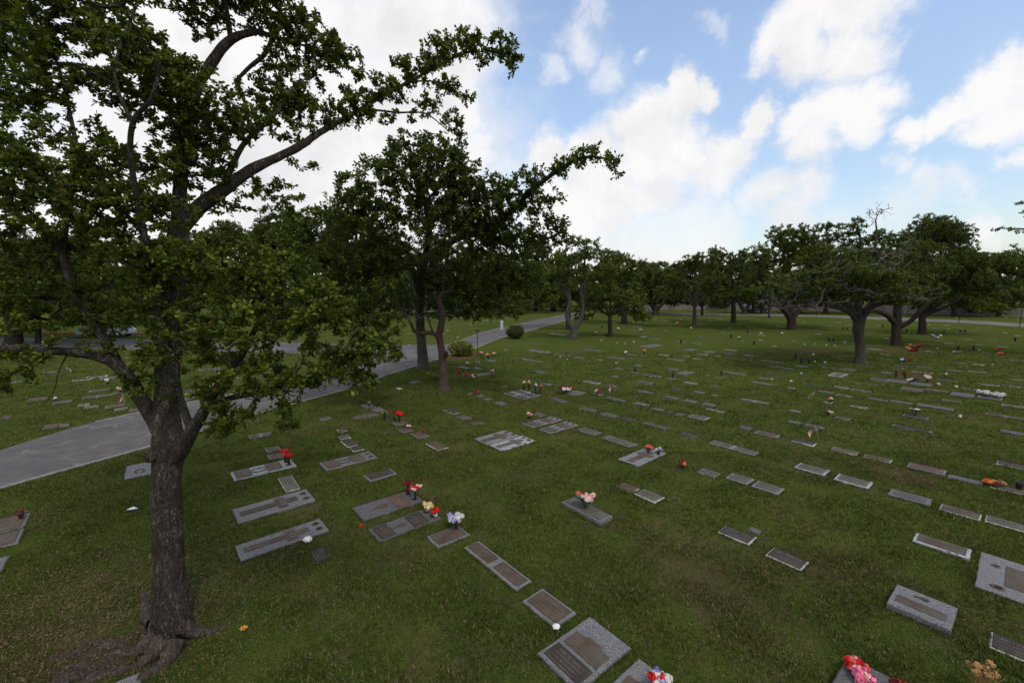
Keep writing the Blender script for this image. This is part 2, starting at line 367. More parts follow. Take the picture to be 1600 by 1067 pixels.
def catmull(pts, step):
    p = np.array(pts, float); out = []
    for i in range(len(p) - 1):
        p0 = p[max(i - 1, 0)]; p1 = p[i]; p2 = p[i + 1]; p3 = p[min(i + 2, len(p) - 1)]
        n = max(1, int(np.linalg.norm(p2[:3] - p1[:3]) / step))
        for k in range(n):
            t = k / n
            out.append(.5 * ((2 * p1) + (-p0 + p2) * t + (2 * p0 - 5 * p1 + 4 * p2 - p3) * t * t + (-p0 + 3 * p1 - 3 * p2 + p3) * t ** 3))
    out.append(p[-1]); return np.array(out)
def tube_np(pts, rad, n=8, rough=0., seed=0, lobes=0.):
    T = np.gradient(pts, axis=0); T /= np.linalg.norm(T, axis=1)[:, None] + 1e-9
    u = np.cross(T[0], [0.3, 1, 0.1]); u /= np.linalg.norm(u); V = []
    for i in range(len(pts)):
        u = u - T[i] * (u @ T[i]); u /= np.linalg.norm(u) + 1e-9; w = np.cross(T[i], u)
        for k in range(n):
            a = 2 * math.pi * k / n; r = rad[i]
            d = u * math.cos(a) + w * math.sin(a)
            if rough:
                q = pts[i] + d * r
                r *= 1 + rough * (mnoise.noise(Vector(q * 2.2 + seed)) + .7 * mnoise.noise(Vector((q[0] * 6, q[1] * 6, q[2] * 3.5))) + .35 * mnoise.noise(Vector((q[0] * 17, q[1] * 17, q[2] * 8))))
            V.append(pts[i] + d * r)
    V = np.array(V); m = len(pts); F = []
    for i in range(m - 1):
        for k in range(n): j = (k + 1) % n; F.append((i * n + k, i * n + j, i * n + n + j, i * n + n + k))
    F = np.array(F); return V, F
def frusta(p0, p1, r0, r1, n):
    d = p1 - p0; L = np.linalg.norm(d, axis=1) + 1e-9; d = d / L[:, None]
    ref = np.where(np.abs(d[:, 2:3]) < .9, np.array([[0, 0, 1.]]), np.array([[1., 0, 0]]))
    u = np.cross(d, ref); u /= np.linalg.norm(u, axis=1)[:, None]; w = np.cross(d, u)
    a = np.arange(n) * 2 * math.pi / n; cs = np.cos(a)[None, :, None]; sn = np.sin(a)[None, :, None]
    ring = u[:, None] * cs + w[:, None] * sn
    e = (d * (r1 * .5)[:, None])[:, None]
    V = np.concatenate([p0[:, None] + ring * r0[:, None, None], p1[:, None] + e + ring * r1[:, None, None]], 1).reshape(-1, 3)
    b = (np.arange(len(p0)) * 2 * n)[:, None, None]; k = np.arange(n); j = (k + 1) % n
    F = np.stack([k, j, n + j, n + k], 1)[None] + b; return V, F.reshape(-1, 4)

# ------------------------------------------------------------------ trees
def leafset(Pt, D, m, size, asp, rng, fine=False, spread=.9, back=.25, up=.8):
    n = len(Pt); Pn = np.repeat(Pt, m, 0); Dn = np.repeat(D, m, 0); k = n * m
    ctone = np.repeat(rng.normal(.42, .20, n), m); r3 = rng.normal(0, 1, (k, 3))
    d = Dn * .55 + r3 * spread * .6; d[:, 2] *= .75; d /= np.linalg.norm(d, axis=1)[:, None] + 1e-9
    nrm = np.array([0, 0, up]) + rng.normal(0, .55, (k, 3)); nrm -= d * (nrm * d).sum(1)[:, None]; nrm /= np.linalg.norm(nrm, axis=1)[:, None] + 1e-9
    s = np.cross(d, nrm); L = size * rng.uniform(.6, 1.15, k); W = L * asp
    b = Pn - Dn * (rng.uniform(0, 1, k) * back)[:, None] + d * (size * .12) + rng.normal(0, size * .15, (k, 3))
    tone = np.clip(ctone + rng.normal(0, .22, k), 0, 1); odd = rng.uniform(0, 1, k)
    e = lambda a, q, h: b + d * (L * a)[:, None] + s * (W * q)[:, None] + nrm * (L * h)[:, None]
    if fine:
        V = np.stack([b, e(.45, -.42, .07), e(.85, -.36, .04), e(1., 0, -.04), e(.85, .36, .04), e(.45, .42, .07)], 1).reshape(-1, 3)
        o = (np.arange(k) * 6)[:, None]
        F = np.concatenate([o + np.array([[0, 1, 2, 3]]), o + np.array([[0, 3, 4, 5]])], 0)
        return V, F, np.tile(tone, 2), np.tile(odd, 2)
    V = np.stack([b, e(.6, -.5, .08), e(1., 0, -.03), e(.6, .5, .08)], 1).reshape(-1, 3)
    F = (np.arange(k) * 4)[:, None] + np.array([[0, 1, 2, 3]]); return V, F, tone, odd

def grow(nodes, nrad, att, alpha=.35):
    """join every attractor to the limb nodes by the cheapest run of twigs"""
    n0 = len(nodes); A = len(att); pos = np.concatenate([nodes, att]); par = np.full(n0 + A, -1); plen = np.zeros(n0 + A)
    d = np.full(A, 1e9); who = np.zeros(A, int)
    for s in range(0, A, 500):
        dd = np.linalg.norm(att[s:s + 500, None] - nodes[None], axis=2); w = dd.argmin(1); who[s:s + 500] = w; d[s:s + 500] = dd[np.arange(len(w)), w]
    done = np.zeros(A, bool); order = []
    for _ in range(A):
        c = np.where(done, 1e9, d); i = int(c.argmin()); done[i] = True; par[n0 + i] = who[i]
        step = np.linalg.norm(att[i] - pos[who[i]]); plen[n0 + i] = plen[who[i]] + step; order.append(i)
        nd = np.linalg.norm(att - att[i], axis=1) + alpha * plen[n0 + i]
        m = (nd < d) & ~done; d[m] = nd[m]; who[m] = n0 + i
    cnt = np.zeros(n0 + A); cnt[n0:] = 1
    for i in reversed(order):
        if par[n0 + i] >= n0: cnt[par[n0 + i]] += cnt[n0 + i]
    return pos, par, cnt, n0
def blob_points(blobs, rng, dens, zflat=1.):
    out = []
    for b in blobs:
        px, py, Y, rx, ry = b[:5]; w = b[5] if len(b) > 5 else 1.
        c = P(px, py, Y); sc = Y / FPX; RX = rx * sc; RZ = ry * sc * zflat; RY = (RX * RZ) ** .5 * 1.05 + .05
        n = max(3, int(dens * w * RX * RZ * (1 + .5 * RY)))
        q = rng.normal(0, 1, (n, 3)); q /= np.linalg.norm(q, axis=1)[:, None]; q *= (rng.uniform(0, 1, n) ** .42)[:, None]
        out.append(c + q * np.array([RX, RY, RZ]))
    return np.concatenate(out)
def build_tree(name, label, base, limbs, att, bark, leaf, rng, m=10, size=.12, asp=.6, fine=False, tip=.006, group=None, sides=20, rough=.10, seg=.18, alpha=.35,
               dead_att=None, back=.25, upn=.8, extra=None, cat='tree', expo=.46):
    t = thing(name, label, cat, base, group=group); base = np.array(base); print(name, base.round(1), 'tips', len(att), 'size', round(size, 2))
    V = []; F = []; off = 0; nodes = []; nr = []
    for li, L in enumerate(limbs):
        pl = catmull(L, seg); big = pl[0, 3] > .1
        n = sides if li == 0 else (max(8, sides // 2) if big else 7)
        v, f = tube_np(pl[:, :3], pl[:, 3], n, rough if (li == 0 or big) else rough * .6, li); V.append(v); F.append(f + off); off += len(v)
        k0 = int(len(pl) * (.45 if li == 0 else .12)); nodes.append(pl[k0:, :3]); nr.append(pl[k0:, 3])
    nodes = np.concatenate(nodes); nr = np.concatenate(nr)
    pos, par, cnt, n0 = grow(nodes, nr, att, alpha)
    i = np.arange(n0, len(pos)); p0 = pos[par[i]]; p1 = pos[i]; r1 = tip * cnt[i] ** expo
    rp = np.where(par[i] < n0, np.minimum(nr[np.minimum(par[i], n0 - 1)] * .8, r1 * 1.25), tip * cnt[par[i]] ** expo); rp = np.minimum(rp, r1 * 1.6)
    dd = p1 - p0; ln = np.linalg.norm(dd, axis=1)
    mid = (p0 + p1) / 2 + rng.normal(0, 1, p0.shape) * (ln * .10)[:, None]; mid[:, 2] -= ln * .04
    rm = (rp + r1) / 2; thick = rm > tip * 2.4
    Vt = []; Ft = []; o = 0
    for sel, ns in ((thick, 6), (~thick, 3)):
        for a, b, ra, rb in ((p0[sel], mid[sel], rp[sel], rm[sel]), (mid[sel], p1[sel], rm[sel], r1[sel])):
            if len(a): v, f = frusta(a, b, ra, rb, ns); Vt.append(v); Ft.append(f + o); o += len(v)
    link('trunk', mesh_np('trunk', np.concatenate(V + Vt) - base, [(np.concatenate(F + [q + off for q in Ft]), 0)], [bark], smooth=True), t)
    D = dd / (ln[:, None] + 1e-9)
    v, f, tone, odd = leafset(p1, D, m, size, asp, rng, fine, back=back, up=upn)
    link('crown', mesh_np('crown', v - base, [(f, 0)], [leaf], {'tone': tone, 'odd': odd}), t)
    if dead_att is not None:
        pos, par, cnt, n0 = grow(nodes, nr, dead_att, alpha * .6); i = np.arange(n0, len(pos)); r1 = tip * 1.0 * cnt[i] ** .36
        a = pos[par[i]]; b = pos[i]; md = (a + b) / 2 + rng.normal(0, .12, a.shape)
        v1, f1 = frusta(a, md, r1 * 1.2, r1, 4); v2, f2 = frusta(md, b, r1, r1 * .8, 4)
        link('bare_branches', mesh_np('bare_branches', np.concatenate([v1, v2]) - base, [(np.concatenate([f1, f2 + len(v1)]), 0)], ['dead'], smooth=True), t)
    return t
def L(pts):                                              # limb given at bearings and distances
    return [tuple(P(a, b, Y)) + (r,) for (a, b, Y, r) in pts]

def hero_tree():
    rng = np.random.default_rng(11)
    base = G(264, 985)
    limbs = [L([(267,1006,5.86,.36),(266,985,5.88,.28),(266,955,5.92,.225),(265,910,5.95,.20),(263,850,5.98,.188),(262,790,6,.18),(262,740,6,.192),(264,700,6.02,.205),(262,665,6.04,.17),(260,635,6.06,.15),(261,590,6.1,.14),(268,510,6.3,.14),(274,420,6.5,.135),(280,350,6.7,.13)]),
      L([(278,360,6.7,0.122),(310,325,6.9,0.111),(348,297,7.1,0.100),(395,264,7.4,0.078),(440,243,7.6,0.067),(470,228,7.8,0.063),(495,210,8,0.052),(530,190,8.2,0.044),(565,170,8.4,0.038),(605,145,8.6,0.035),(640,128,8.8,0.030),(690,100,9,0.022),(735,82,9.1,0.016),(785,85,9.2,0.010),(806,105,9.2,0.005)]),
      L([(555,176,8.4,0.026),(580,172,8.45,0.022),(620,176,8.5,0.018),(665,178,8.6,0.013),(700,205,8.7,0.007)]),
      L([(640,128,8.8,0.018),(680,128,8.8,0.013),(715,145,8.8,0.007)]),
      L([(345,300,7.1,0.052),(372,240,7.2,0.044),(392,213,7.3,0.037),(425,185,7.4,0.030),(450,150,7.6,0.021),(480,120,7.8,0.012)]),
      L([(280,355,6.7,0.104),(283,260,6.9,0.089),(296,170,7.2,0.081),(330,100,7.5,0.074),(362,62,7.7,0.067),(400,50,7.8,0.044),(425,54,7.9,0.033),(455,32,8,0.022),(500,20,8.1,0.011)]),
      L([(428,54,7.9,0.037),(414,84,7.9,0.037),(390,105,7.85,0.033),(367,128,7.8,0.022)]),
      L([(362,64,7.7,0.044),(356,30,7.7,0.037),(352,-30,7.8,0.030),(360,-120,8,0.015)]),
      L([(430,60,7.9,0.022),(470,70,8,0.018),(510,85,8.1,0.011),(545,90,8.2,0.006)]),
      L([(258,690,6.02,0.111),(235,645,6.0,0.092),(212,608,6.0,0.085),(190,578,6,0.081),(165,560,5.95,0.074),(110,550,5.8,0.056),(50,548,5.6,0.048),(0,545,5.5,0.044),(-90,530,5.3,0.030),(-200,520,5.2,0.015)]),
      L([(188,576,6,0.074),(168,540,6.05,0.067),(150,508,6.15,0.059),(125,475,6.3,0.056),(108,430,6.4,0.059),(95,390,6.5,0.052),(60,360,6.5,0.037),(15,330,6.4,0.022),(-60,300,6.2,0.015)]),
      L([(97,395,6.5,0.041),(108,320,6.6,0.037),(122,260,6.7,0.033),(112,190,6.8,0.026),(90,100,6.9,0.022),(60,30,7,0.015),(30,-40,7,0.009)]),
      L([(264,590,6.1,0.067),(245,470,6.0,0.052),(222,350,5.8,0.041),(205,250,5.6,0.033),(209,190,5.5,0.030),(238,152,5.4,0.022),(250,100,5.4,0.013)]),
      L([(235,380,5.9,0.030),(170,300,5.9,0.026),(130,240,6,0.022),(100,200,6,0.015)]),
      L([(210,200,5.5,0.022),(180,120,5.6,0.018),(200,40,5.8,0.015),(235,-30,6,0.011)]),
      L([(272,716,6,0.126),(296,680,5.95,0.100),(318,643,5.85,0.078),(340,605,5.75,0.056),(375,560,5.6,0.041),(398,515,5.5,0.031),(425,450,5.4,0.019),(440,400,5.3,0.010)]),
      L([(322,636,5.85,0.044),(360,622,5.75,0.041),(402,613,5.65,0.037),(450,600,5.55,0.031),(505,583,5.45,0.022),(545,560,5.4,0.012)]),
      L([(300,674,5.97,0.059),(288,640,6.02,0.048),(277,600,6.08,0.043),(272,560,6.15,0.037),(300,480,6.1,0.027),(330,430,5.9,0.015)]),
      L([(345,600,5.75,0.026),(350,640,5.55,0.022),(345,670,5.4,0.011)]),
      L([(400,515,5.5,0.022),(460,510,5.4,0.018),(520,500,5.3,0.012),(560,510,5.3,0.006)]),
      L([(106,552,5.8,0.009),(92,580,5.8,0.007),(84,612,5.8,0.006),(66,634,5.8,0.003)])]
    blobs = [(30,40,6.5,60,50),(120,20,7,70,40),(30,120,6.5,60,40,.8),(190,60,6.5,60,45),(235,110,6.2,70,50),(160,125,6.3,60,35),(300,150,6.5,60,50),(50,165,6.8,60,25,.6),(260,190,6.6,60,40),(335,190,7,50,30,.8),
      (15,270,5.0,50,55,1.1),(60,320,5.2,50,40),(100,270,6,80,40,.8),(200,255,6.3,80,35),(300,255,6.8,50,40),(170,320,6,90,40),(250,320,6,60,40,.7),(330,240,7,40,30),(120,200,6.5,60,25,.5),(0,210,6,60,40,.6),
      (200,400,5.9,70,40,1),(290,400,5.7,70,40,1.1),(140,360,6.6,70,40,.9),(60,400,6.8,70,50,.8),(240,445,6.1,70,50,.9),(165,470,6.6,60,50,.8),(60,480,6.9,70,40,.6),(260,520,6.3,60,45,.7),(235,570,6,55,28,.6),(310,510,5.7,50,50,.7),(250,605,5.9,50,18,.5),
      (15,480,6,50,50,.5),(10,590,5.2,38,45,.6),(40,560,5.5,60,20,.35),(-80,450,6,80,80,.5),(-100,300,6,90,90,.5),(-60,100,6.5,90,90,.5),(150,535,6,50,20,.35),(100,530,5.8,40,15,.25),
      (400,415,5.3,70,38),(460,445,5.2,60,45),(350,490,5.3,50,50,.8),(420,510,5.1,75,50),(500,490,5.2,60,45),(555,560,5.3,45,45),(580,540,5.4,26,26,.8),(480,570,5.2,70,40),(400,590,5.1,55,35,.9),(350,655,5.4,45,32),(440,640,5.2,32,38,.8),(330,560,5.4,40,40,.7),(310,610,5.6,30,30,.6),(560,600,5.3,36,24,.6),(380,640,5.3,26,20,.7),(350,600,5.4,40,30,.6),
      (300,20,7.6,50,30,.7),(350,-40,7.8,80,40),(400,15,8,60,25),(460,45,8,60,32),(510,75,8.1,40,28,.9),(540,95,8.1,26,18,.8),(455,105,8,45,26,.8),(425,150,7.8,60,35),(480,165,8,45,25),(380,190,7.4,50,26,.7),(520,120,8.1,30,16,.6),(445,200,7.7,60,20,.5),(550,160,8.2,38,22),
      (520,190,8.2,30,12,.7),(590,135,8.5,32,22),(635,110,8.7,32,22),(690,75,9,34,26),(730,60,9,36,16),(780,75,9.2,28,22),(802,98,9.2,16,20,.9),(760,100,9.1,16,12,.6),(675,105,8.9,26,16,.7),(700,135,8.8,28,16,.8),(728,152,8.8,14,14,.7),(665,160,8.7,26,14,.7),(715,190,8.7,18,20,.8),(722,220,8.7,10,14,.5),(620,150,8.6,20,14,.6),(560,190,8.4,20,14,.5),(610,182,8.45,30,10,.6),(655,178,8.6,20,9,.7),(580,172,8.4,20,10,.6),
      (440,300,7.4,50,16,.6),(400,285,7.3,36,12,.5),(470,260,7.8,26,12,.5),(365,320,7,40,20,.5),(455,330,7.4,30,20,.45),
      (300,-80,7.5,140,60,.8),(120,-90,7,140,70,.8),(-80,-40,6.8,100,80,.7),(100,-260,6.2,220,90,.5),(320,-220,6.6,160,80,.5),(-120,-200,6.2,160,90,.5),(150,515,6.2,34,16,.9),(190,500,6.1,30,20,.7),(120,-60,4.6,120,50,.5),(-60,60,4.6,110,80,.5)]  # crown above the frame; extra pads added there to shade leaves and lawn
    att = blob_points(blobs, rng, 270)
    t = build_tree('broadleaf_tree', 'great dark-barked tree nearest the viewer, forked low, roots spilling over the lawn', base, limbs, att, 'bark', 'leafA', rng,
                   m=34, size=.069, asp=.60, fine=True, tip=.0027, sides=40, rough=.15, seg=.05, back=.20)
    # roots: knobbly ridges that run out over the soil
    mb = MB()
    def root(pts, n=10, rough=.3, sd=0):
        pl = catmull([tuple(G(a, b, z)) + (r,) for a, b, z, r in pts], .035); k = len(pl)
        for i in range(k):
            f = mnoise.noise(Vector((pl[i, 0] * 5, pl[i, 1] * 5, sd * 7.3))); g2 = mnoise.noise(Vector((pl[i, 0] * 13, pl[i, 1] * 13, sd * 3.1)))
            t_ = min(1, i / k * 3); pl[i, 2] += t_ * (.05 * f - .015); pl[i, 3] *= 1 + t_ * (.45 * f + .4 * g2)
        v, f = tube_np(pl[:, :3] - base, pl[:, 3], n, rough, sd); mb.add(v, f.tolist(), 0, True)
    root([(283,978,.22,.13),(303,986,.08,.085),(330,984,.04,.055),(352,974,.02,.042),(378,966,-.02,.03)], sd=1)
    root([(250,985,.22,.12),(225,1010,.07,.075),(195,1020,.02,.06),(155,1028,.005,.05),(112,1042,.0,.045),(60,1058,-.02,.03)], 14, .6, 2)
    root([(256,1000,.16,.12),(226,1034,.04,.07),(186,1048,.0,.06),(140,1062,.0,.05),(90,1082,-.03,.04)], 14, .6, 3)
    root([(240,975,.18,.10),(229,950,.06,.085),(224,925,-.02,.05)], 12, .5, 4)
    root([(205,1014,.0,.05),(172,1004,.01,.055),(140,1004,.0,.05),(112,1014,-.02,.04)], 14, .7, 5)
    root([(200,1030,.0,.05),(165,1040,.0,.055),(128,1046,.0,.05),(96,1056,-.01,.04),(60,1068,-.02,.035)], 14, .7, 6)
    root([(275,1000,.16,.14),(262,1028,.04,.09),(236,1050,.0,.07),(210,1072,-.03,.05)], 14, .5, 7)
    root([(130,1018,-.01,.05),(100,1028,.0,.055),(70,1036,-.02,.04)], 12, .7, 8)
    root([(150,1050,-.01,.06),(118,1058,.01,.06),(84,1070,-.01,.055)], 12, .7, 9)
    mb.build('roots', 'root', t)
    b = MB(); q = P(238, 722, 5.85) - base
    b.lathe(q, [(0.0, .0), (.07, .02), (.09, .1), (.05, .17), (0, .19)], 10); b.build('knot', 'bark', t)

def overhang_tree():
    rng = np.random.default_rng(5); base = G(660, 576)
    Y0 = base[1]
    limbs = [L([(660,582,Y0-.1,.55),(661,570,Y0,.36),(659,540,Y0,.30),(657,515,Y0,.28),(655,480,25.5,.26),(655,440,24,.25),(665,400,22.5,.22)]),
      L([(657,470,25,.2),(640,415,22.5,.18),(600,425,20.5,.15),(575,428,19,.13),(540,440,18,.09),(500,450,17,.05)]),
      L([(665,402,22.5,.2),(720,370,20.5,.17),(760,362,19.5,.14),(800,330,18.5,.12),(830,298,17.5,.10),(870,268,16.5,.075),(910,246,16,.05),(950,250,15.7,.03),(966,272,15.6,.012)]),
      L([(665,402,22.5,.18),(670,340,21,.15),(650,280,19.5,.12),(640,230,18.5,.06)]),
      L([(720,372,20.5,.1),(735,320,19.5,.08),(720,260,18.5,.05),(700,225,18,.03)]),
      L([(760,362,19.5,.09),(800,385,18.5,.08),(850,375,18,.05),(880,360,17.5,.03)]),
      L([(640,415,22.5,.1),(590,370,20,.08),(540,340,18.5,.05),(510,330,17.5,.03)]),
      L([(575,428,19,.07),(570,480,18,.05),(600,530,17.2,.03),(622,560,16.8,.015)])]
    blobs = [(640,225,17,45,18),(690,235,17,45,26),(600,260,17,50,26),(655,275,17.5,70,36),(555,300,17,45,32),(540,345,17,55,32),(620,330,18,80,40),(700,310,18.5,60,40),(715,260,18,35,26),
      (765,300,18,36,26),(790,290,17.5,30,20),(740,345,19,60,40),(630,395,21,80,36),(540,410,18,60,36),(490,395,18,40,26),(560,460,18,60,36),(600,470,22,60,30,.8),(700,410,25,70,40),(770,400,19.5,50,40),(810,440,20,40,40),(750,470,24.5,60,34),(800,480,23,36,22,.8),
      (570,510,17.5,50,26),(600,545,17,30,20,.8),(622,548,16.8,14,26,.7),(530,500,17.5,40,30,.7),(610,505,17.5,40,20,.7),(470,440,18,40,30,.8),(480,345,18,40,26),(450,385,18.5,36,28),(500,480,18,44,30,.8),(430,340,19,36,20,.8),(560,545,17.3,34,22,.7),(520,560,17.3,30,20,.5),(700,350,22,60,30),(840,430,20,20,22,.7),(740,430,24,60,36),(665,450,26,60,24,.8),(710,490,26,40,14,.5),(580,400,19,60,40),
      (830,275,17,26,16),(800,320,17.8,34,22),(835,300,17.3,26,18,.9),(865,262,16.5,22,14),(900,245,16,26,14),(930,235,15.9,24,11),(955,250,15.7,16,12),(965,270,15.6,9,10,.8),(880,275,16.4,14,14,.6),(905,262,16,16,6,.4),
      (840,335,17.8,30,20,1),(770,350,19.2,44,30,1),(825,365,18.2,34,22,1),(862,312,17.2,24,13,.8),(745,285,17.8,30,22,.9),(870,345,17.6,24,20,.9),(885,375,17.6,16,16,.7),(845,380,18,34,16,.7),(800,365,18.5,36,22,.8),(820,400,18.5,24,14,.5),(770,440,20,50,30)]
    att = blob_points(blobs, rng, 62)
    build_tree('shade_tree', 'tall tree beyond the road kerb with grey trunk and long leafy bough against the sky', base, limbs, att, 'bark_grey', 'leafB', rng,
               m=24, size=.15, asp=.62, tip=.005, sides=16, rough=.1, seg=.25, back=.45)
def snag_tree():
    rng = np.random.default_rng(6); base = G(689, 608); Y0 = base[1]
    limbs = [L([(694,616,Y0-.1,.40),(694,606,Y0,.27),(693,590,Y0,.205),(691,554,Y0,.185),(687,523,Y0,.165),(692,492,Y0,.15),(686,472,Y0,.13),(690,460,Y0,.11),(702,455,Y0,.085),(709,446,Y0,.06)]),
      L([(688,535,Y0,.13),(678,521,Y0-.2,.10),(650,519,Y0-.6,.085),(641,503,Y0-1,.07),(627,486,Y0-1.4,.045),(622,470,Y0-1.5,.02)]),
      L([(683,471,Y0,.1),(680,462,Y0,.08),(680,458,Y0,.05)]),
      L([(677,520,Y0,.05),(668,495,Y0,.04),(664,462,Y0,.025)]), L([(692,456,Y0,.05),(694,430,Y0,.035),(697,402,Y0,.02)])]
    att = blob_points([(700,430,Y0,16,22,1),(650,480,Y0,30,26,1),(670,455,Y0+1,26,26,1)], rng, 6)
    t = build_tree('old_tree', 'leaning red-brown trunk with stubby broken boughs in front of the grey trunk', base, limbs, att, 'bark_red', 'leafB', rng,
               m=2, size=.14, asp=.5, tip=.006, sides=18, rough=.16, seg=.12, dead_att=blob_points([(655,480,Y0-.8,34,34),(690,425,Y0-.8,24,34),(670,500,Y0-.8,20,20),(720,490,Y0-.8,24,16)], rng, 22))
    b = MB()
    b.lathe(P(697, 553, Y0 - .28) - base, [(.0, -.16), (.10, -.13), (.12, 0), (.09, .12), (.0, .14)], 8); b.build('knot', 'bark_dark', t)

def pads_in(box, n, rng, fl=.34):
    x0, x1, y0, y1 = box; w = x1 - x0; h = y1 - y0; out = []
    for i in range(n):
        u = (i + .5) / n * 2 - 1 + rng.uniform(-.12, .12); u = max(-1, min(1, u)); top = y0 + h * .75 * (abs(u) ** 2.2) + rng.uniform(0, .10) * h
        v = rng.uniform(0, 1) ** 1.3; y = top + (y1 - top) * v * .9
        out.append((x0 + w * (u + 1) / 2, y, rng.uniform(-.42, .42) * (1 - .3 * abs(u)), w * rng.uniform(.10, .18), h * rng.uniform(.08, .15)))
    return out
def park_tree(name, label, base_px, tw, box, forky, seed, bark='bark_dark', leaf='leafD', npad=34, dens=1.25, size=None, m=24, blobs=None, limbs=None, dead=None, group=None, cat='tree', asp=.55, twist=0., rough=.12, prof=(1.55, 1.35, 1.12, 1., .92, .85)):
    rng = np.random.default_rng(seed); base = G(*base_px); Y = base[1]; sc = Y / FPX; x, y = base_px
    if blobs is None:
        W = (box[1] - box[0]) * sc
        blobs = [(a, b, Y + d * W, rx, ry) for (a, b, d, rx, ry) in pads_in(box, npad, rng)]
    size = size or max(.15, 2.7 * sc)
    r = tw * sc / 2 / math.sqrt(1 + ((x - 800) / FPX) ** 2); R = [(x,y+6+.25/sc,Y,r*prof[0]),(x,y,Y,r*prof[1]),(x,y-4,Y,r*prof[2]),(x+twist*.4,(y*2+forky)/3,Y,r*prof[3]),(x-twist*.5,(y+forky*2)/3,Y,r*prof[4]),(x,forky,Y,r*prof[5])]
    LL = [L(R)]
    if limbs: LL += [L([(a, b, Y + c, d * sc / 2) for (a, b, c, d) in lm]) for lm in limbs]
    else:
        cx = (box[0] + box[1]) / 2
        for k in range(5):
            u = (k / 4 * 2 - 1); ex = cx + u * (box[1] - box[0]) * .33; ey = box[2] + (box[3] - box[2]) * (.35 + .3 * abs(u)); dY = rng.uniform(-.25, .25) * (box[1] - box[0]) * sc
            LL.append(L([(x, forky + 2, Y, r * .6), (x + (ex - x) * .35, forky + (ey - forky) * .35 + rng.uniform(-2, 2), Y + dY * .3, r * .45), (x + (ex - x) * .7, forky + (ey - forky) * .75, Y + dY * .7, r * .3), (ex, ey, Y + dY, r * .16)]))
    att = blob_points(blobs, rng, dens * .80 / (size * size))
    da = blob_points(dead, rng, 2.2 / (sc * 20)) if dead else None
    if da is not None: da = blob_points([(a, b, Y + c, d, e) for (a, b, c, d, e) in dead], rng, 26.)
    return build_tree(name, label, base, LL, att, bark, leaf, rng, m=m, size=size, asp=asp, tip=max(.006, .22 * sc), sides=16, rough=rough, seg=max(.15, sc * 6), back=size * 1.8, dead_att=da, group=group, cat=cat)

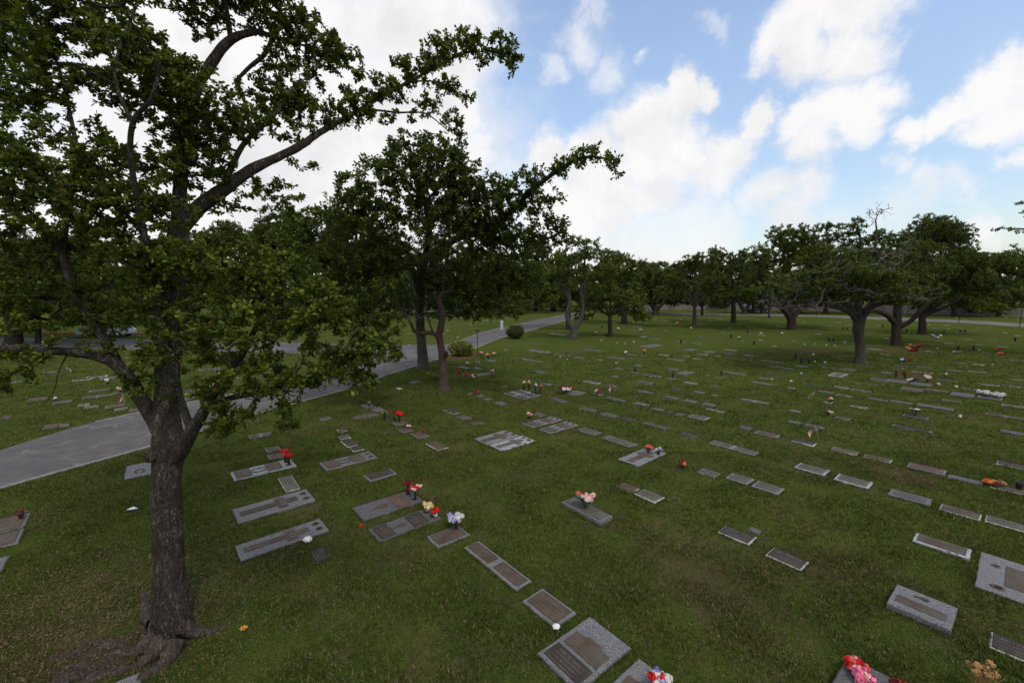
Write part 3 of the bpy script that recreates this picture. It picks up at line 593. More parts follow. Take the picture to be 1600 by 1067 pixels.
def all_trees():
    hero_tree(); overhang_tree(); snag_tree()
    Yg = G(1343, 568)[1]
    # gnarled group on the right lawn
    park_tree('gnarled_tree', 'old gnarled tree with flared roots and very wide flat crown, nearest of the right-hand trees', (1343, 568), 18.5, None, 494, 21, 'bark_grey', 'leafD',
      blobs=[(1250,455,-2,34,14),(1230,470,-2,26,10,.6),(1290,440,-1,40,18),(1330,420,0,44,20),(1300,400,1,36,16),(1270,410,2,30,14),(1350,390,2,40,18),(1310,372,2,30,10),(1335,358,1,26,9),(1345,345,1,14,5),(1300,352,2,22,8),(1395,400,1,44,20),(1380,440,-1.5,50,18),(1340,462,-2,50,12),(1420,430,0,40,18),(1450,450,-1,30,14),(1420,470,-2,34,8,.7),(1370,365,2,26,12),(1405,372,3,30,14),(1290,470,-2,30,9,.7),(1260,435,1,30,14)] and
      [(a,b,Yg+c,d,e,f) for a,b,c,d,e,f in [(1250,455,-2,34,14,1),(1230,470,-2,26,10,.6),(1290,440,-1,40,18,1),(1330,420,0,44,20,1),(1300,400,1,36,16,1),(1270,410,2,30,14,1),(1350,390,2,40,18,1),(1310,372,2,30,10,.9),(1335,358,1,26,9,.9),(1340,343,1,14,5,.9),(1298,354,2,20,8,.9),(1395,400,1,44,20,1),(1380,440,-1.5,50,18,1),(1340,462,-2,50,12,.8),(1420,430,0,40,18,1),(1450,450,-1,30,14,.8),(1420,470,-2,34,8,.6),(1370,370,2,26,12,.9),(1405,376,3,30,14,1),(1290,470,-2,30,9,.6),(1260,435,1,30,14,1),(1230,440,0,34,16,1),(1200,450,-1,26,10,.8),(1340,420,-2,60,18,1),(1310,455,-1.5,40,12,1),(1380,462,-1.5,44,12,1),(1460,420,1,34,16,1),(1440,390,2,34,16,1),(1290,440,-4.6,40,14,.8),(1370,430,-4.8,46,14,.8),(1330,400,-4.2,34,12,.8),(1410,452,-4.6,34,9,1.),(1270,428,-4.4,34,12,.9),(1345,425,-5,40,12,.9),(1250,458,-3.6,26,9,.8)]],
      limbs=[[(1338,500,0,9),(1325,486,-.5,8),(1300,478,-1,7),(1270,475,-2,5.5),(1235,480,-2.5,4.5),(1200,476,-3,3)],[(1345,500,0,10),(1365,478,-.5,8),(1400,470,-1,6),(1440,458,-1.5,4),(1470,450,-2,2)],
             [(1343,498,0,14),(1340,460,.5,11),(1350,420,1,8),(1345,380,1.5,5),(1340,350,1.5,2)],[(1336,492,0,10),(1310,450,.5,8),(1290,410,1,5),(1280,380,1.5,2)],[(1350,490,0,10),(1385,440,.5,8),(1405,400,1.5,5),(1420,375,2,2)],[(1345,430,1,4),(1365,390,1,3.5),(1370,362,1,3),(1368,345,1,2),(1374,330,1,1)]],
      dead=[(1372,333,1,24,14),(1378,326,1,18,10),(1230,478,-3,34,12),(1200,468,-3,20,14),(1290,472,-4,50,10),(1430,462,-4,50,12),(1300,430,-4,50,20),(1380,410,-4,50,24),(1250,435,-4,34,18),(1350,455,-4,40,10),(1410,390,-3,30,14),(1330,385,-3.5,40,20)], dens=2.1, twist=4, rough=.26, prof=(1.7,1.4,1.05,.86,.95,1.25))
    park_tree('spreading_tree', 'broad tree with stout dark trunk forking low into three boughs', (1400, 540), 17, (1385, 1545, 340, 480), 505, 22, 'bark_dark', 'leafD', npad=44,
      limbs=[[(1400,508,0,9),(1385,492,-.5,7),(1365,486,-1,6),(1348,490,-1.5,4)],[(1402,508,0,12),(1404,470,0,10),(1420,430,.5,7),(1440,390,1,4),(1450,360,1,2)],[(1404,512,0,8),(1425,500,-.5,7),(1445,478,-1,6),(1480,450,-1,4),(1510,420,-1,2)],[(1404,480,0,7),(1395,440,.5,5),(1390,400,1,3)]], dens=1.5)
    park_tree('spreading_tree', 'dark tree behind the orange flowers, its crown running to the right of the frame', (1441, 522), 13, (1440, 1560, 392, 486), 492, 23, npad=36, leaf='leafC')
    park_tree('spreading_tree', 'tree with tall pale green top and low fork in the middle of the right treeline', (1237, 515), 16, (1165, 1320, 352, 470), 492, 24, 'bark_dark', 'leafC', npad=44, dens=1.05,
      limbs=[[(1233,496,0,9),(1222,482,-.3,7),(1205,472,-.6,5),(1185,462,-1,3)],[(1240,495,0,8),(1252,482,0,7),(1268,470,0,5),(1290,450,0,3)],[(1236,490,0,9),(1235,440,.5,6),(1230,395,.5,3),(1225,370,.5,2)],[(1240,480,0,6),(1260,420,.5,4),(1270,380,.5,2)]],
      dead=[(1195,462,-1,26,12),(1210,430,-2,26,10),(1245,480,-2,30,6)])
    park_tree('slim_tree', 'tree with straight dark trunk left of the low-forked treeline tree', (1146, 505), 8, (1088, 1195, 378, 474), 472, 25, npad=34, leaf='leafB', dens=1.1)
    park_tree('slim_tree', 'tree with slender grey trunk beside reddish flowers in the far lawn', (1085, 512), 7, (1035, 1135, 396, 480), 478, 26, 'bark_grey', 'leafB', npad=30)
    park_tree('slim_tree', 'small dark tree between the grey and the black slim trunks, by the far path', (1097, 493), 4, (1060, 1130, 430, 480), 478, 27, npad=18)
    park_tree('forked_tree', 'far tree whose dark trunk splits into a wide V, left of the slim grey trunk', (1024, 492), 10, (978, 1080, 412, 476), 482, 28, npad=30, leaf='leafB',
      limbs=[[(1024,486,0,7),(1014,470,0,5),(1005,455,0,3)],[(1025,486,0,7),(1037,472,0,5),(1050,455,0,3)],[(1024,486,0,5),(1026,460,0,4),(1024,435,0,2)]])
    park_tree('forked_tree', 'dark forked tree in front of the boundary wall', (1163, 491), 8, (1120, 1200, 405, 474), 482, 29, npad=24,
      limbs=[[(1163,486,0,6),(1156,474,0,5),(1150,460,0,3)],[(1164,486,0,6),(1172,474,0,5),(1180,458,0,3)]])
    park_tree('slim_tree', 'dark trunk just left of the black vehicle by the wall', (1177, 490), 6, (1150, 1215, 420, 474), 474, 30, npad=16)
    park_tree('slim_tree', 'dark trunk just right of the black vehicle by the wall', (1191, 490), 6, (1165, 1240, 425, 474), 474, 31, npad=16)
    park_tree('bare_tree', 'little grey almost leafless tree left of the low-forked treeline tree', (1202, 498), 4, (1186, 1216, 455, 478), 482, 32, 'bark_grey', 'leafD', npad=4, dens=.3, dead=[(1200,468,0,18,14)])
    # middle pair beside the road
    park_tree('twisted_tree', 'pale-trunked twisted tree beside the road with sparse light green crown', (896, 530), 11, (862, 962, 364, 450), 512, 33, 'bark_grey', 'leafC', npad=46, dens=1.0, size=.17,
      limbs=[[(895,514,0,8),(886,495,0,7),(890,470,0,6),(885,440,0,5),(880,405,0,3)],[(898,512,0,8),(907,500,0,7),(911,480,0,6),(908,455,0,5),(912,430,0,4),(915,390,0,2)],[(910,460,0,4),(930,420,0,3),(955,395,0,2),(975,400,0,1)],[(890,470,0,5),(870,430,0,3),(850,420,0,2)]])
    park_tree('slim_tree', 'straight dark trunk standing directly behind the twisted tree', (888, 515), 8, (835, 925, 382, 462), 440, 34, 'bark_dark', 'leafC', npad=30, size=.17)
    park_tree('twisted_tree', 'drooping tree in the gap right of the twisted tree, crown reaching the skyline', (975, 506), 9, (925, 1005, 392, 480), 475, 35, 'bark_dark', 'leafC', npad=36)
    park_tree('young_tree', 'small tree with skirted low green crown and short dark trunk on the lawn', (953, 526), 7, (902, 1008, 438, 500), 492, 36, 'bark_dark', 'leafC', npad=40, dens=1.1, size=.15)
    park_tree('young_tree', 'little light green tree on the far lawn beyond the white post', (825, 489), 4, (802, 872, 446, 482), 480, 37, 'bark_dark', 'leafC', npad=22)
    # left side, beyond the near road
    park_tree('leaning_tree', 'thick dark trunk leaning right at the left edge of the frame, beyond the lawn', (22, 538), 30, (-140, 160, 355, 505), 500, 38, 'bark_dark', 'leafB', npad=60, size=.16, dens=.9,
      limbs=[[(26,512,0,24),(45,490,0,18),(60,470,0,12),(80,440,0,7)],[(20,505,0,16),(0,470,0,12),(-40,430,0,8)],[(24,500,0,14),(28,450,0,10),(30,400,0,5)]])
    park_tree('leaning_tree', 'thinner dark trunk just right of the thick leaning trunk at the left edge', (60, 536), 10, (30, 200, 370, 480), 490, 39, 'bark_dark', 'leafB', npad=40, size=.17)
    lb = [(155,505,(80,250,380,490),'leafB','dark tree beside the parked pale car'),(255,500,(190,350,345,485),'leafB','dark tree behind the great tree trunk'),(345,500,(290,430,352,490),'leafD','tree behind the reddish-tipped low bough'),
          (440,500,(370,520,340,492),'leafB','dark tree seen left of the grey trunk, behind the near foliage'),(545,498,(480,620,330,490),'leafB','dark tree across the side road left of the grey trunk'),(640,492,(590,700,395,482),'leafD','far tree showing behind the grey trunk'),
          (715,490,(665,780,400,482),'leafB','far dark tree just right of the red-brown trunk'),(770,488,(725,835,395,482),'leafB','far dark tree above the white post'),(835,486,(790,880,372,478),'leafB','far dark tree left of the twisted tree'),(865,486,(830,910,418,478),'leafD','low far tree touching the twisted tree on the left'),
          (990,490,(955,1035,412,480),'leafB','dark tree behind the small skirted tree'),(1290,490,(1240,1350,400,478),'leafB','dark tree behind the gnarled tree'),
          (1490,494,(1440,1550,372,484),'leafB','dark tree by the wall right of the orange flowers'),(1560,494,(1510,1630,392,486),'leafB','dark tree by the wall at the right edge')]
    for i, (x, y, bx, lf, lab) in enumerate(lb):
        park_tree('background_tree', lab, (x, y), 8 if x > 600 else 12, bx, bx[3] - 4, 50 + i, leaf=lf, npad=40, dens=1.7)
    # right edge: a tree standing outside the frame whose sprays reach in
    park_tree('thorny_tree', 'thin flat sprays of a tree reaching in at the right edge', (1700, 560), 20, None, 470, 70, 'bark_grey', 'leafC',
      blobs=[(a,b,G(1700,560)[1]+c,d,e,f) for a,b,c,d,e,f in [(1592,317,0,14,2.5,1.2),(1570,358,0,26,4,1),(1596,362,0,14,5,1),(1590,385,0,10,8,.8),(1596,400,0,12,8,.8),(1590,455,0,20,8,.8),(1640,330,0,40,12,1),(1690,350,0,60,26,1),(1750,380,0,60,30,1),(1660,400,0,50,26,1),(1640,450,0,40,14,1),(1600,475,0,14,4,.6)]],
      limbs=[[(1700,480,0,14),(1680,420,0,10),(1650,365,0,6),(1600,358,0,2.5),(1560,357,0,1)],[(1695,470,0,12),(1650,430,0,6),(1600,400,0,2.5)],[(1680,400,0,6),(1660,350,0,5),(1620,322,0,2),(1585,318,0,1)],[(1700,475,0,14),(1720,400,0,9),(1750,360,0,5)],[(1690,480,0,6),(1640,460,0,4),(1590,458,0,1.5)]], size=.14, dens=.8)
    # treeline that closes the view all round: four kinds, copied
    rng = random.Random(4); protos = []
    for k in range(4):
        t = park_tree('boundary_tree', 'dense dark tree in the continuous treeline beyond the far wall', (800, 478), 7, (750 - 6 * k, 850 + 6 * k, 408 + 4 * k, 472), 468, 90 + k, leaf=('leafB', 'leafD')[k % 2], npad=24, size=.42, dens=1.2, group='trees of the far treeline')
        protos.append(t)
    spots = [(x + rng.uniform(-3, 3), 112 + rng.uniform(-4, 10) + abs(x) * .05) for x in range(-160, 175, 9)]
    for i, (x, y) in enumerate(spots):
        src = protos[i % 4]
        if i < 4: src.location = (x, y, 0); continue
        c = src.copy(); C.objects.link(c); c.location = (x, y, 0); c.rotation_euler.z = rng.uniform(0, 6.3)
        s = rng.uniform(.85, 1.25); c.scale = (s, s, s)
        for ch in [o for o in src.children]:
            d = ch.copy(); C.objects.link(d); d.parent = c
all_trees()

# ------------------------------------------------------------------ setting
def ground():
    mb = MB(); xs = [-900, -300, -120, -60, -30, -15, 0, 15, 30, 60, 120, 300, 900]; ys = [-60, -15, 0, 10, 20, 40, 80, 150, 400, 1500]
    V = [(x, y, 0) for y in ys for x in xs]; n = len(xs)
    F = [(j * n + i, j * n + i + 1, (j + 1) * n + i + 1, (j + 1) * n + i) for j in range(len(ys) - 1) for i in range(n - 1)]
    mb.add(V, F); return struct('ground', mb, 'turf')
ground()
near = [(-260,845),(-60,781),(45,750),(120,729),(230,699),(330,669),(400,648),(480,625),(560,603),(600,587),(640,575),(690,559),(740,545),(780,529),(830,516),(885,500.5),(915,494)]
far_ = [(-260,772),(-60,721),(0,703.5),(60,684),(120,665.5),(230,641.5),(310,626),(380,612),(450,597),(520,577),(585,560),(640,549),(700,538),(750,521),(800,508),(878,492),(912,487.5)]
def resamp(pts, n, z):
    w = np.array([G(a, b, z) for a, b in pts]); p = catmull([tuple(q) + (0,) for q in w], .8)[:, :3]
    d = np.concatenate([[0], np.cumsum(np.linalg.norm(np.diff(p, axis=0), axis=1))]); t = np.linspace(0, d[-1], n)
    return np.stack([np.interp(t, d, p[:, k]) for k in range(3)], 1)
def strip(name, a, b, n, z, mat):
    A = resamp(a, n, z); B = resamp(b, n, z); mb = MB()
    mb.add(np.concatenate([A, B]), [(i, i + 1, n + i + 1, n + i) for i in range(n - 1)]); return A, B, struct(name, mb, mat)
def kerb(name, pts, w, h, mat, z0=0.):
    mb = MB(); p = np.array(pts); T = np.gradient(p, axis=0); T /= np.linalg.norm(T, axis=1)[:, None]; Nn = np.stack([-T[:, 1], T[:, 0], T[:, 2] * 0], 1)
    n = len(p); wob = np.array([1 + .25 * mnoise.noise(Vector((q[0] * .8, q[1] * .8, 3))) for q in p])[:, None]; V = []
    for s, z in ((-1, z0), (-1, h), (1, h), (1, z0)): q = p + Nn * s * w / 2 * wob; q[:, 2] = z; V.append(q)
    V = np.concatenate(V); F = [(k * n + i, k * n + i + 1, (k + 1) * n + i + 1, (k + 1) * n + i) for k in range(3) for i in range(n - 1)]
    mb.add(V, F); return struct(name, mb, mat)
rA, rB, _ = strip('road', near, far_, 90, .012, 'road')
kerb('kerb', rA[:86], .10, .04, 'kerb')
# side road that comes in from the left and joins
sA, sB, _ = strip('side_road', [(-300,556),(0,545),(200,546),(400,551),(520,556),(600,562),(640,556)], [(-300,533),(0,528),(200,530),(400,534),(520,537),(600,539),(690,538.5)], 60, .008, 'road')
kerb('painted_kerb', resamp([(70,522),(150,522),(250,523),(350,526)], 30, 0), .25, .14, 'kerb_red')
kerb('road_edging', rB[6:52], .09, .03, 'kerb')
strip('far_path', [(1000,491.5),(1230,494),(1400,500.5),(1500,504.5),(1600,511),(1800,523)], [(1000,489),(1230,491),(1400,496.5),(1500,500),(1600,505.5),(1800,516)], 60, .006, 'path')
strip('cross_path', [(600,488.5),(760,486.5),(880,486)], [(600,487),(760,485),(880,484.6)], 30, .006, 'path')
strip('soil_patch', [(80,1067),(150,1040),(215,1010)], [(20,1050),(90,1012),(205,985)], 12, .003, 'litter') if False else None

def far_wall():
    def wall(nm, label, p0, p1, h, th=.25):
        a = G(*p0); b = G(*p1); d = b - a; Ln = np.linalg.norm(d); rz = math.atan2(d[1], d[0])
        t = thing(nm, label, 'wall', a, rz); m = MB(); n = int(Ln / 6)
        m.box((Ln / 2, 0, h / 2), (Ln, th, h)); m.build('panel', 'wallpaint', t)
        c = MB(); c.box((Ln / 2, 0, h + .05), (Ln, th + .12, .1), ch=.02)
        for k in range(n + 1): c.box((k * Ln / n, 0, h / 2 + .03), (.42, th + .14, h + .06 + .16), ch=.02)
        c.build('coping', 'kerb', t)
    wall('boundary_wall', 'low weathered pinkish boundary wall beyond the far lawn, behind the slim trunks', (985, 483.5), (1285, 485.5), .95)
    wall('boundary_wall', 'grey boundary wall beyond the path at the right edge', (1290, 486), (1760, 500), 1.35)
    # low pale building behind
    a = G(1132, 481.5); t = thing('low_building', 'low pale green building showing over the boundary wall', 'building', a)
    m = MB(); m.box((0, 0, 1.5), (13, 5, 3)); m.build('wall', 'teal_paint', t)
    m = MB(); m.box((0, 0, 3.1), (14, 6.2, .25), ch=.05); m.build('roof', 'roof', t)
    for k in range(5):
        m = MB(); x = -5 + k * 2.5; m.box((x, -2.53, 1.55), (1.1, .08, 1.3)); w = m.build('window', 'glass', t)
        m = MB(); m.box((x, -2.56, 2.25), (1.3, .12, .1)); m.box((x, -2.56, .85), (1.3, .16, .1)); m.box((x - .6, -2.56, 1.55), (.1, .12, 1.3)); m.box((x + .6, -2.56, 1.55), (.1, .12, 1.3)); m.build('frame', 'kerb', w)
far_wall()
t_ = NT('bare_soil'); nz_ = t_.noise(30, 6, .75, t_.pos()); t_.col(t_.mix(t_.rng(nz_, .35, .65), (.030, .022, .015), (.105, .078, .055))); t_.set(rough=1., spec=0.); t_.bump(nz_, .9, .02); M['soil'] = t_.m
def soil(cx, cy, rx, ry, rz, sd):
    c = G(cx, cy); V = [(c[0], c[1], .005)]; n = 72
    for i in range(n):
        a = 2 * math.pi * i / n; k = 1 + .38 * mnoise.noise(Vector((math.cos(a) * 2.2, math.sin(a) * 2.2, sd))) + .22 * mnoise.noise(Vector((math.cos(a) * 8, math.sin(a) * 8, sd)))
        x, y = rx * k * math.cos(a), ry * k * math.sin(a); V.append((c[0] + x * math.cos(rz) - y * math.sin(rz), c[1] + x * math.sin(rz) + y * math.cos(rz), .005))
    mb = MB(); mb.add(V, [(0, i + 1, (i + 1) % n + 1) for i in range(n)]); return struct('soil_patch', mb, 'soil')
soil(190, 1020, .85, .38, .15, 1.)

def car(label, pos, rz, paint):
    t = thing('parked_car', label, 'car', pos, rz); m = MB()
    prof = [(-2.2,.35),(-2.25,.75),(-2.0,.95),(-1.55,1.0),(-1.0,1.42),(.35,1.45),(1.0,1.02),(1.95,.88),(2.2,.65),(2.2,.35)]
    n = len(prof); V = []
    for s, k in ((-1, 1.), (1, 1.)):
        for (x, z) in prof: V.append((x, s * (.86 - (.14 if z > 1.1 else 0)), z))
    F = [tuple(range(n)), tuple(reversed(range(n, 2 * n)))] + [((i + 1) % n, i, n + i, n + (i + 1) % n) for i in range(n)]
    m.add(V, F); m.build('body', paint, t)
    g = MB()
    for s in (-1, 1): g.add([(-1.35, s * .88, 1.02), (.85, s * .88, 1.04), (.3, s * .76, 1.38), (-.95, s * .76, 1.36)], [(0, 1, 2, 3)])
    g.add([(.43, -.66, 1.42), (.43, .66, 1.42), (.98, .76, 1.05), (.98, -.76, 1.05)], [(0, 1, 2, 3)]); g.add([(-1.06, -.66, 1.4), (-1.06, .66, 1.4), (-1.52, .76, 1.04), (-1.52, -.76, 1.04)], [(0, 1, 2, 3)]); g.build('window', 'glass', t)
    for x in (-1.35, 1.4):
        for s in (-1, 1):
            w = MB(); v, f = tube_np(np.array([(x, s * .70, .33), (x, s * .9, .33)]), np.array([.33, .33]), 16); w.add(v, f.tolist() + [list(range(16)), list(range(31, 15, -1))]); ww = w.build('wheel', 'rubber', t)
            h = MB(); v, f = tube_np(np.array([(x, s * .88, .33), (x, s * .915, .33)]), np.array([.19, .17]), 12); h.add(v, f.tolist() + [list(range(12, 24))]); h.build('rim', 'chrome', ww)
    for s in (-1, 1): h = MB(); h.box((2.16, s * .62, .7), (.12, .3, .12), ch=.02); h.build('headlight', 'paper', t)
car('pale blue car parked by the side road, half hidden by leaves', G(168, 526), .2, 'car_blue')
car('black vehicle between two dark trunks near the wall', G(1184, 488.5), .1, 'car_dark')

def posts():
    p = G(784, 515); h = 1.1; t = thing('bollard', 'white round post standing on the lawn across the road', 'bollard', p)
    m = MB(); m.lathe((0, 0, 0), [(.19, 0), (.18, h - .1), (.15, h), (0, h + .02)], 16); m.build('post', 'post', t)
    m = MB(); m.lathe((0, 0, 0), [(.24, 0), (.24, .06), (.19, .08)], 16); m.build('foot', 'kerb', t)
    p = G(746, 551); t = thing('path_light', 'thin black post with flat square head beside the road kerb', 'lamp', p)
    m = MB(); m.tube([(0, 0, 0), (0, 0, 1.72)], .028, 8); m.build('pole', 'iron', t)
    m = MB(); m.box((0, 0, 1.76), (.36, .3, .07), ch=.015); m.box((0, 0, 1.7), (.12, .12, .06)); m.build('head', 'iron', t)
    for (x, y, h, w) in ((1275, 497, 2.3, 'pole on the path between the low-forked and gnarled trees'), (1498, 505.5, 2.1, 'pole on the path left of the rightmost pole'), (1593, 511, 2.4, 'pole on the path nearest the right edge'), (1047, 490, 2.2, 'pole left of the slim grey trunk'), (920 + 94, 489, 2., 'pole just left of the far forked trunk'), (1132, 492, 2.2, 'pole left of the straight dark trunk')):
        p = G(x, y); t = thing('marker_pole', 'thin dark ' + w, 'pole', p); m = MB(); m.tube([(0, 0, 0), (.01, 0, h)], .04, 8); m.build('pole', 'iron', t)
        m = MB(); m.lathe((.01, 0, h), [(.05, 0), (.06, .03), (.02, .08), (0, .09)], 8); m.build('cap', 'iron', t)
    p = G(885.7, 582); t = thing('garden_stake', 'thin stake with white knob alone on the lawn left of centre', 'stake', p)
    m = MB(); m.tube([(0, 0, 0), (0.01, 0, .78)], .010, 6); m.build('rod', 'iron', t); m = MB(); m.lathe((.01, 0, .78), [(0, 0), (.035, .03), (0, .07)], 8); m.build('knob', 'paper', t)
posts()

def bush(name, label, px, py, rx, rz, leaf, size, seed, n, ring=False):
    rng = np.random.default_rng(seed); base = G(px, py); t = thing(name, label, 'bush', base)
    q = rng.normal(0, 1, (n, 3)); q /= np.linalg.norm(q, axis=1)[:, None]; q *= (rng.uniform(.35, 1, n) ** .4)[:, None]
    lump = 1 + .16 * np.array([mnoise.noise(Vector(v * 2.3 + seed)) for v in q])[:, None]
    pts = q * lump * np.array([rx, rx * .95, rz * .95]) + np.array([0, 0, rz * 1.0]); pts = pts[pts[:, 2] > .03]
    nodes = np.array([[math.cos(a) * .06, math.sin(a) * .06, z] for z in np.linspace(0, rz, 6) for a in (0, 2, 4)])
    pos, par, cnt, n0 = grow(nodes, None, pts, .2); i = np.arange(n0, len(pos)); r = .004 * cnt[i] ** .45
    v, f = frusta(pos[par[i]], pos[i], r, r * .9, 4); link('stems', mesh_np('stems', v, [(f, 0)], ['bark_dark'], smooth=True), t)
    D = pts / (np.linalg.norm(pts, axis=1)[:, None] + 1e-6)
    v, f, tone, odd = leafset(pts, D, 9, size, .5, rng, spread=1.); link('foliage', mesh_np('foliage', v, [(f, 0)], [leaf], {'tone': tone, 'odd': odd}), t)
    if ring:
        m = MB()
        for k in range(22): a = -2.6 + k * .17; m.box((math.cos(a) * rx * 1.02, math.sin(a) * rx * .95, .03), (.2, .1, .1), a + math.pi / 2, ch=.01)
        m.build('brick_edging', 'brick', t)
bush('round_bush', 'round dark clipped bush at the road edge', 805, 529, .98, .72, 'leafB', .10, 1, 900)
bush('variegated_bush', 'yellow-green variegated bush with brick edging by the road', 721, 557, .95, .60, 'leafY', .17, 2, 420, True)
bush('low_plant', 'small grey-green plant left of the red-brown trunk', 672, 594, .22, .2, 'leafY', .09, 3, 60)

# ------------------------------------------------------------------ grave markers
ANG_R, ANG_C = math.radians(-50.5), math.radians(39.5)
RECTS = []
R = random.Random(77)
def fit(x0, x1, yc, ori, W):
    c = G((x0 + x1) / 2, yc, .05); ang = ANG_R if ori == 'r' else ANG_C; lo, hi = .1, 5.
    u = np.array([math.cos(ang), math.sin(ang), 0]); w = np.array([-u[1], u[0], 0])
    for _ in range(24):
        Lm = (lo + hi) / 2; xs = [project(c + u * Lm / 2 * a + w * W / 2 * b)[0] for a in (-1, 1) for b in (-1, 1)]
        if max(xs) - min(xs) > x1 - x0: hi = Lm
        else: lo = Lm
    return c, Lm
def quadfit(q):
    p = [G(a, b, .06) for a, b in q]; c = sum(p) / 4; a = ((p[1] - p[0]) + (p[2] - p[3])) / 2; b = ((p[2] - p[1]) + (p[3] - p[0])) / 2
    return c, np.linalg.norm(a[:2]), np.linalg.norm(b[:2])       # extent along C axis, along R axis
def slab(mb, Lx, Ly, z0, z1, ch=.012, jit=0., cx=0., cy=0., m=0, seed=0, step=.12):
    per = []
    nx = max(1, int(Lx / step)); ny = max(1, int(Ly / step)); rr = random.Random(seed)
    for i in range(nx): per.append((-Lx / 2 + Lx * i / nx, -Ly / 2))
    for i in range(ny): per.append((Lx / 2, -Ly / 2 + Ly * i / ny))
    for i in range(nx): per.append((Lx / 2 - Lx * i / nx, Ly / 2))
    for i in range(ny): per.append((-Lx / 2, Ly / 2 - Ly * i / ny))
    if not jit: per = [(-Lx / 2, -Ly / 2), (Lx / 2, -Ly / 2), (Lx / 2, Ly / 2), (-Lx / 2, Ly / 2)]
    n = len(per); V = []
    for (k, z) in ((0, z0), (0, z1 - ch), (1, z1)):
        for (x, y) in per:
            sx = max(0, (Lx / 2 - ch) / (Lx / 2)) if k else 1; sy = max(0, (Ly / 2 - ch) / (Ly / 2)) if k else 1
            j = jit if k == 0 else jit * .35
            V.append((cx + x * sx + rr.uniform(-j, j), cy + y * sy + rr.uniform(-j, j), z))
    F = [tuple(reversed(range(n)))] + [(a * n + i, a * n + (i + 1) % n, (a + 1) * n + (i + 1) % n, (a + 1) * n + i) for a in (0, 1) for i in range(n)] + [tuple(range(2 * n, 3 * n))]
    mb.add(V, F, m)
def lettering(m, l, w, z, cx, cy, seed, rows=3):
    """illegible worn relief: short strokes in rows"""
    rr = random.Random(seed)
    for r in range(rows):
        h = w * (.15 if r == 0 else .08); y = cy + w * (.22 - r * .22); x = cx - l * .36 * (1 if r else .9); xe = cx + l * .36
        while x < xe:
            bw = h * rr.uniform(.3, .6)
            if rr.random() > .16: m.box((x + bw / 2, y, z + .003), (bw * .7, h * rr.uniform(.7, 1), .006), m=1)
            x += bw * 1.15
def plaque(t, l, w, z, cx, cy, mat, detail, seed, cap=False, turn=False):
    m = MB(); slab(m, l, w, z - .01, z + .014, .006, cx=cx, cy=cy)
    if cap:                                                   # stepped crest along the top edge
        m.prism([(cx - l * .30, cy + w / 2 - .004), (cx + l * .30, cy + w / 2 - .004), (cx + l * .17, cy + w / 2 + w * .16), (cx - l * .17, cy + w / 2 + w * .16)], z - .01, z + .013, ch=.004)
    if detail:
        b = .012
        for (x, y, dx, dy) in ((0, w / 2 - b, l - b, b), (0, -w / 2 + b, l - b, b), (l / 2 - b, 0, b, w - 3 * b), (-l / 2 + b, 0, b, w - 3 * b)):
            m.box((cx + x, cy + y, z + .0145), (dx, dy, .009))
    if detail: lettering(m, l, w, z + .014, cx, cy, seed, 4 if detail > 1 else 3)
    if turn: m.v = [(cx + (y - cy), cy - (x - cx), q) for x, y, q in m.v]
    return m.build('plaque', [mat, 'letter'], t)
def ring(t, cx, cy, z, r=.085, mat='bronze'):
    m = MB(); m.lathe((cx, cy, z), [(r, -.005), (r, .010), (r * .8, .016), (r * .58, .012), (r * .55, -.004)], 18); o = m.build('vase_ring', mat, t)
    d = MB(); d.lathe((cx, cy, z), [(r * .56, .004), (r * .3, .003), (0, .003)], 14, smooth=False); d.build('hole_shade_disc', 'hole_shade', o)  # flat black disc: the shade inside the ring is put into its colour
def wreath(t, cx, cy, z, r, mat='bronze_dark', seed=0):
    m = MB(); rr = random.Random(seed); m.tube([(cx + r * 1.15 * math.cos(math.radians(a)), cy + r * .8 * math.sin(math.radians(a)), z + .006) for a in range(24, 337, 12)], .012, 5)
    for s in (-1, 1):
        for k in range(9):
            a = math.radians(200 + s * 0 + (k * 17)) if s > 0 else math.radians(160 - k * 17)
            x = cx + r * 1.15 * math.cos(a); y = cy + r * .8 * math.sin(a)
            m.box((x, y, z + .008), (r * .26, r * .13, .016), a + math.pi / 2 + rr.uniform(-.5, .5), ch=.004)
            m.box((x, y, z + .006), (r * .14, r * .14, .02), a, ch=.004)
    m.build('wreath_relief', mat, t)
def rose(t, cx, cy, z, s, mat='copper'):
    m = MB(); m.tube([(cx - 1.2 * s, cy - .15 * s, z + .008), (cx - .5 * s, cy, z + .014), (cx, cy + .05 * s, z + .012)], .012, 6)
    for k in range(12):
        a = k * 2.4; rr = s * (.14 + .035 * k); m.box((cx + .1 * s + rr * math.cos(a), cy + rr * .6 * math.sin(a), z + .010), (s * .34, s * .15, .018), a, ch=.004)
    m.build('rose_relief', mat, t)
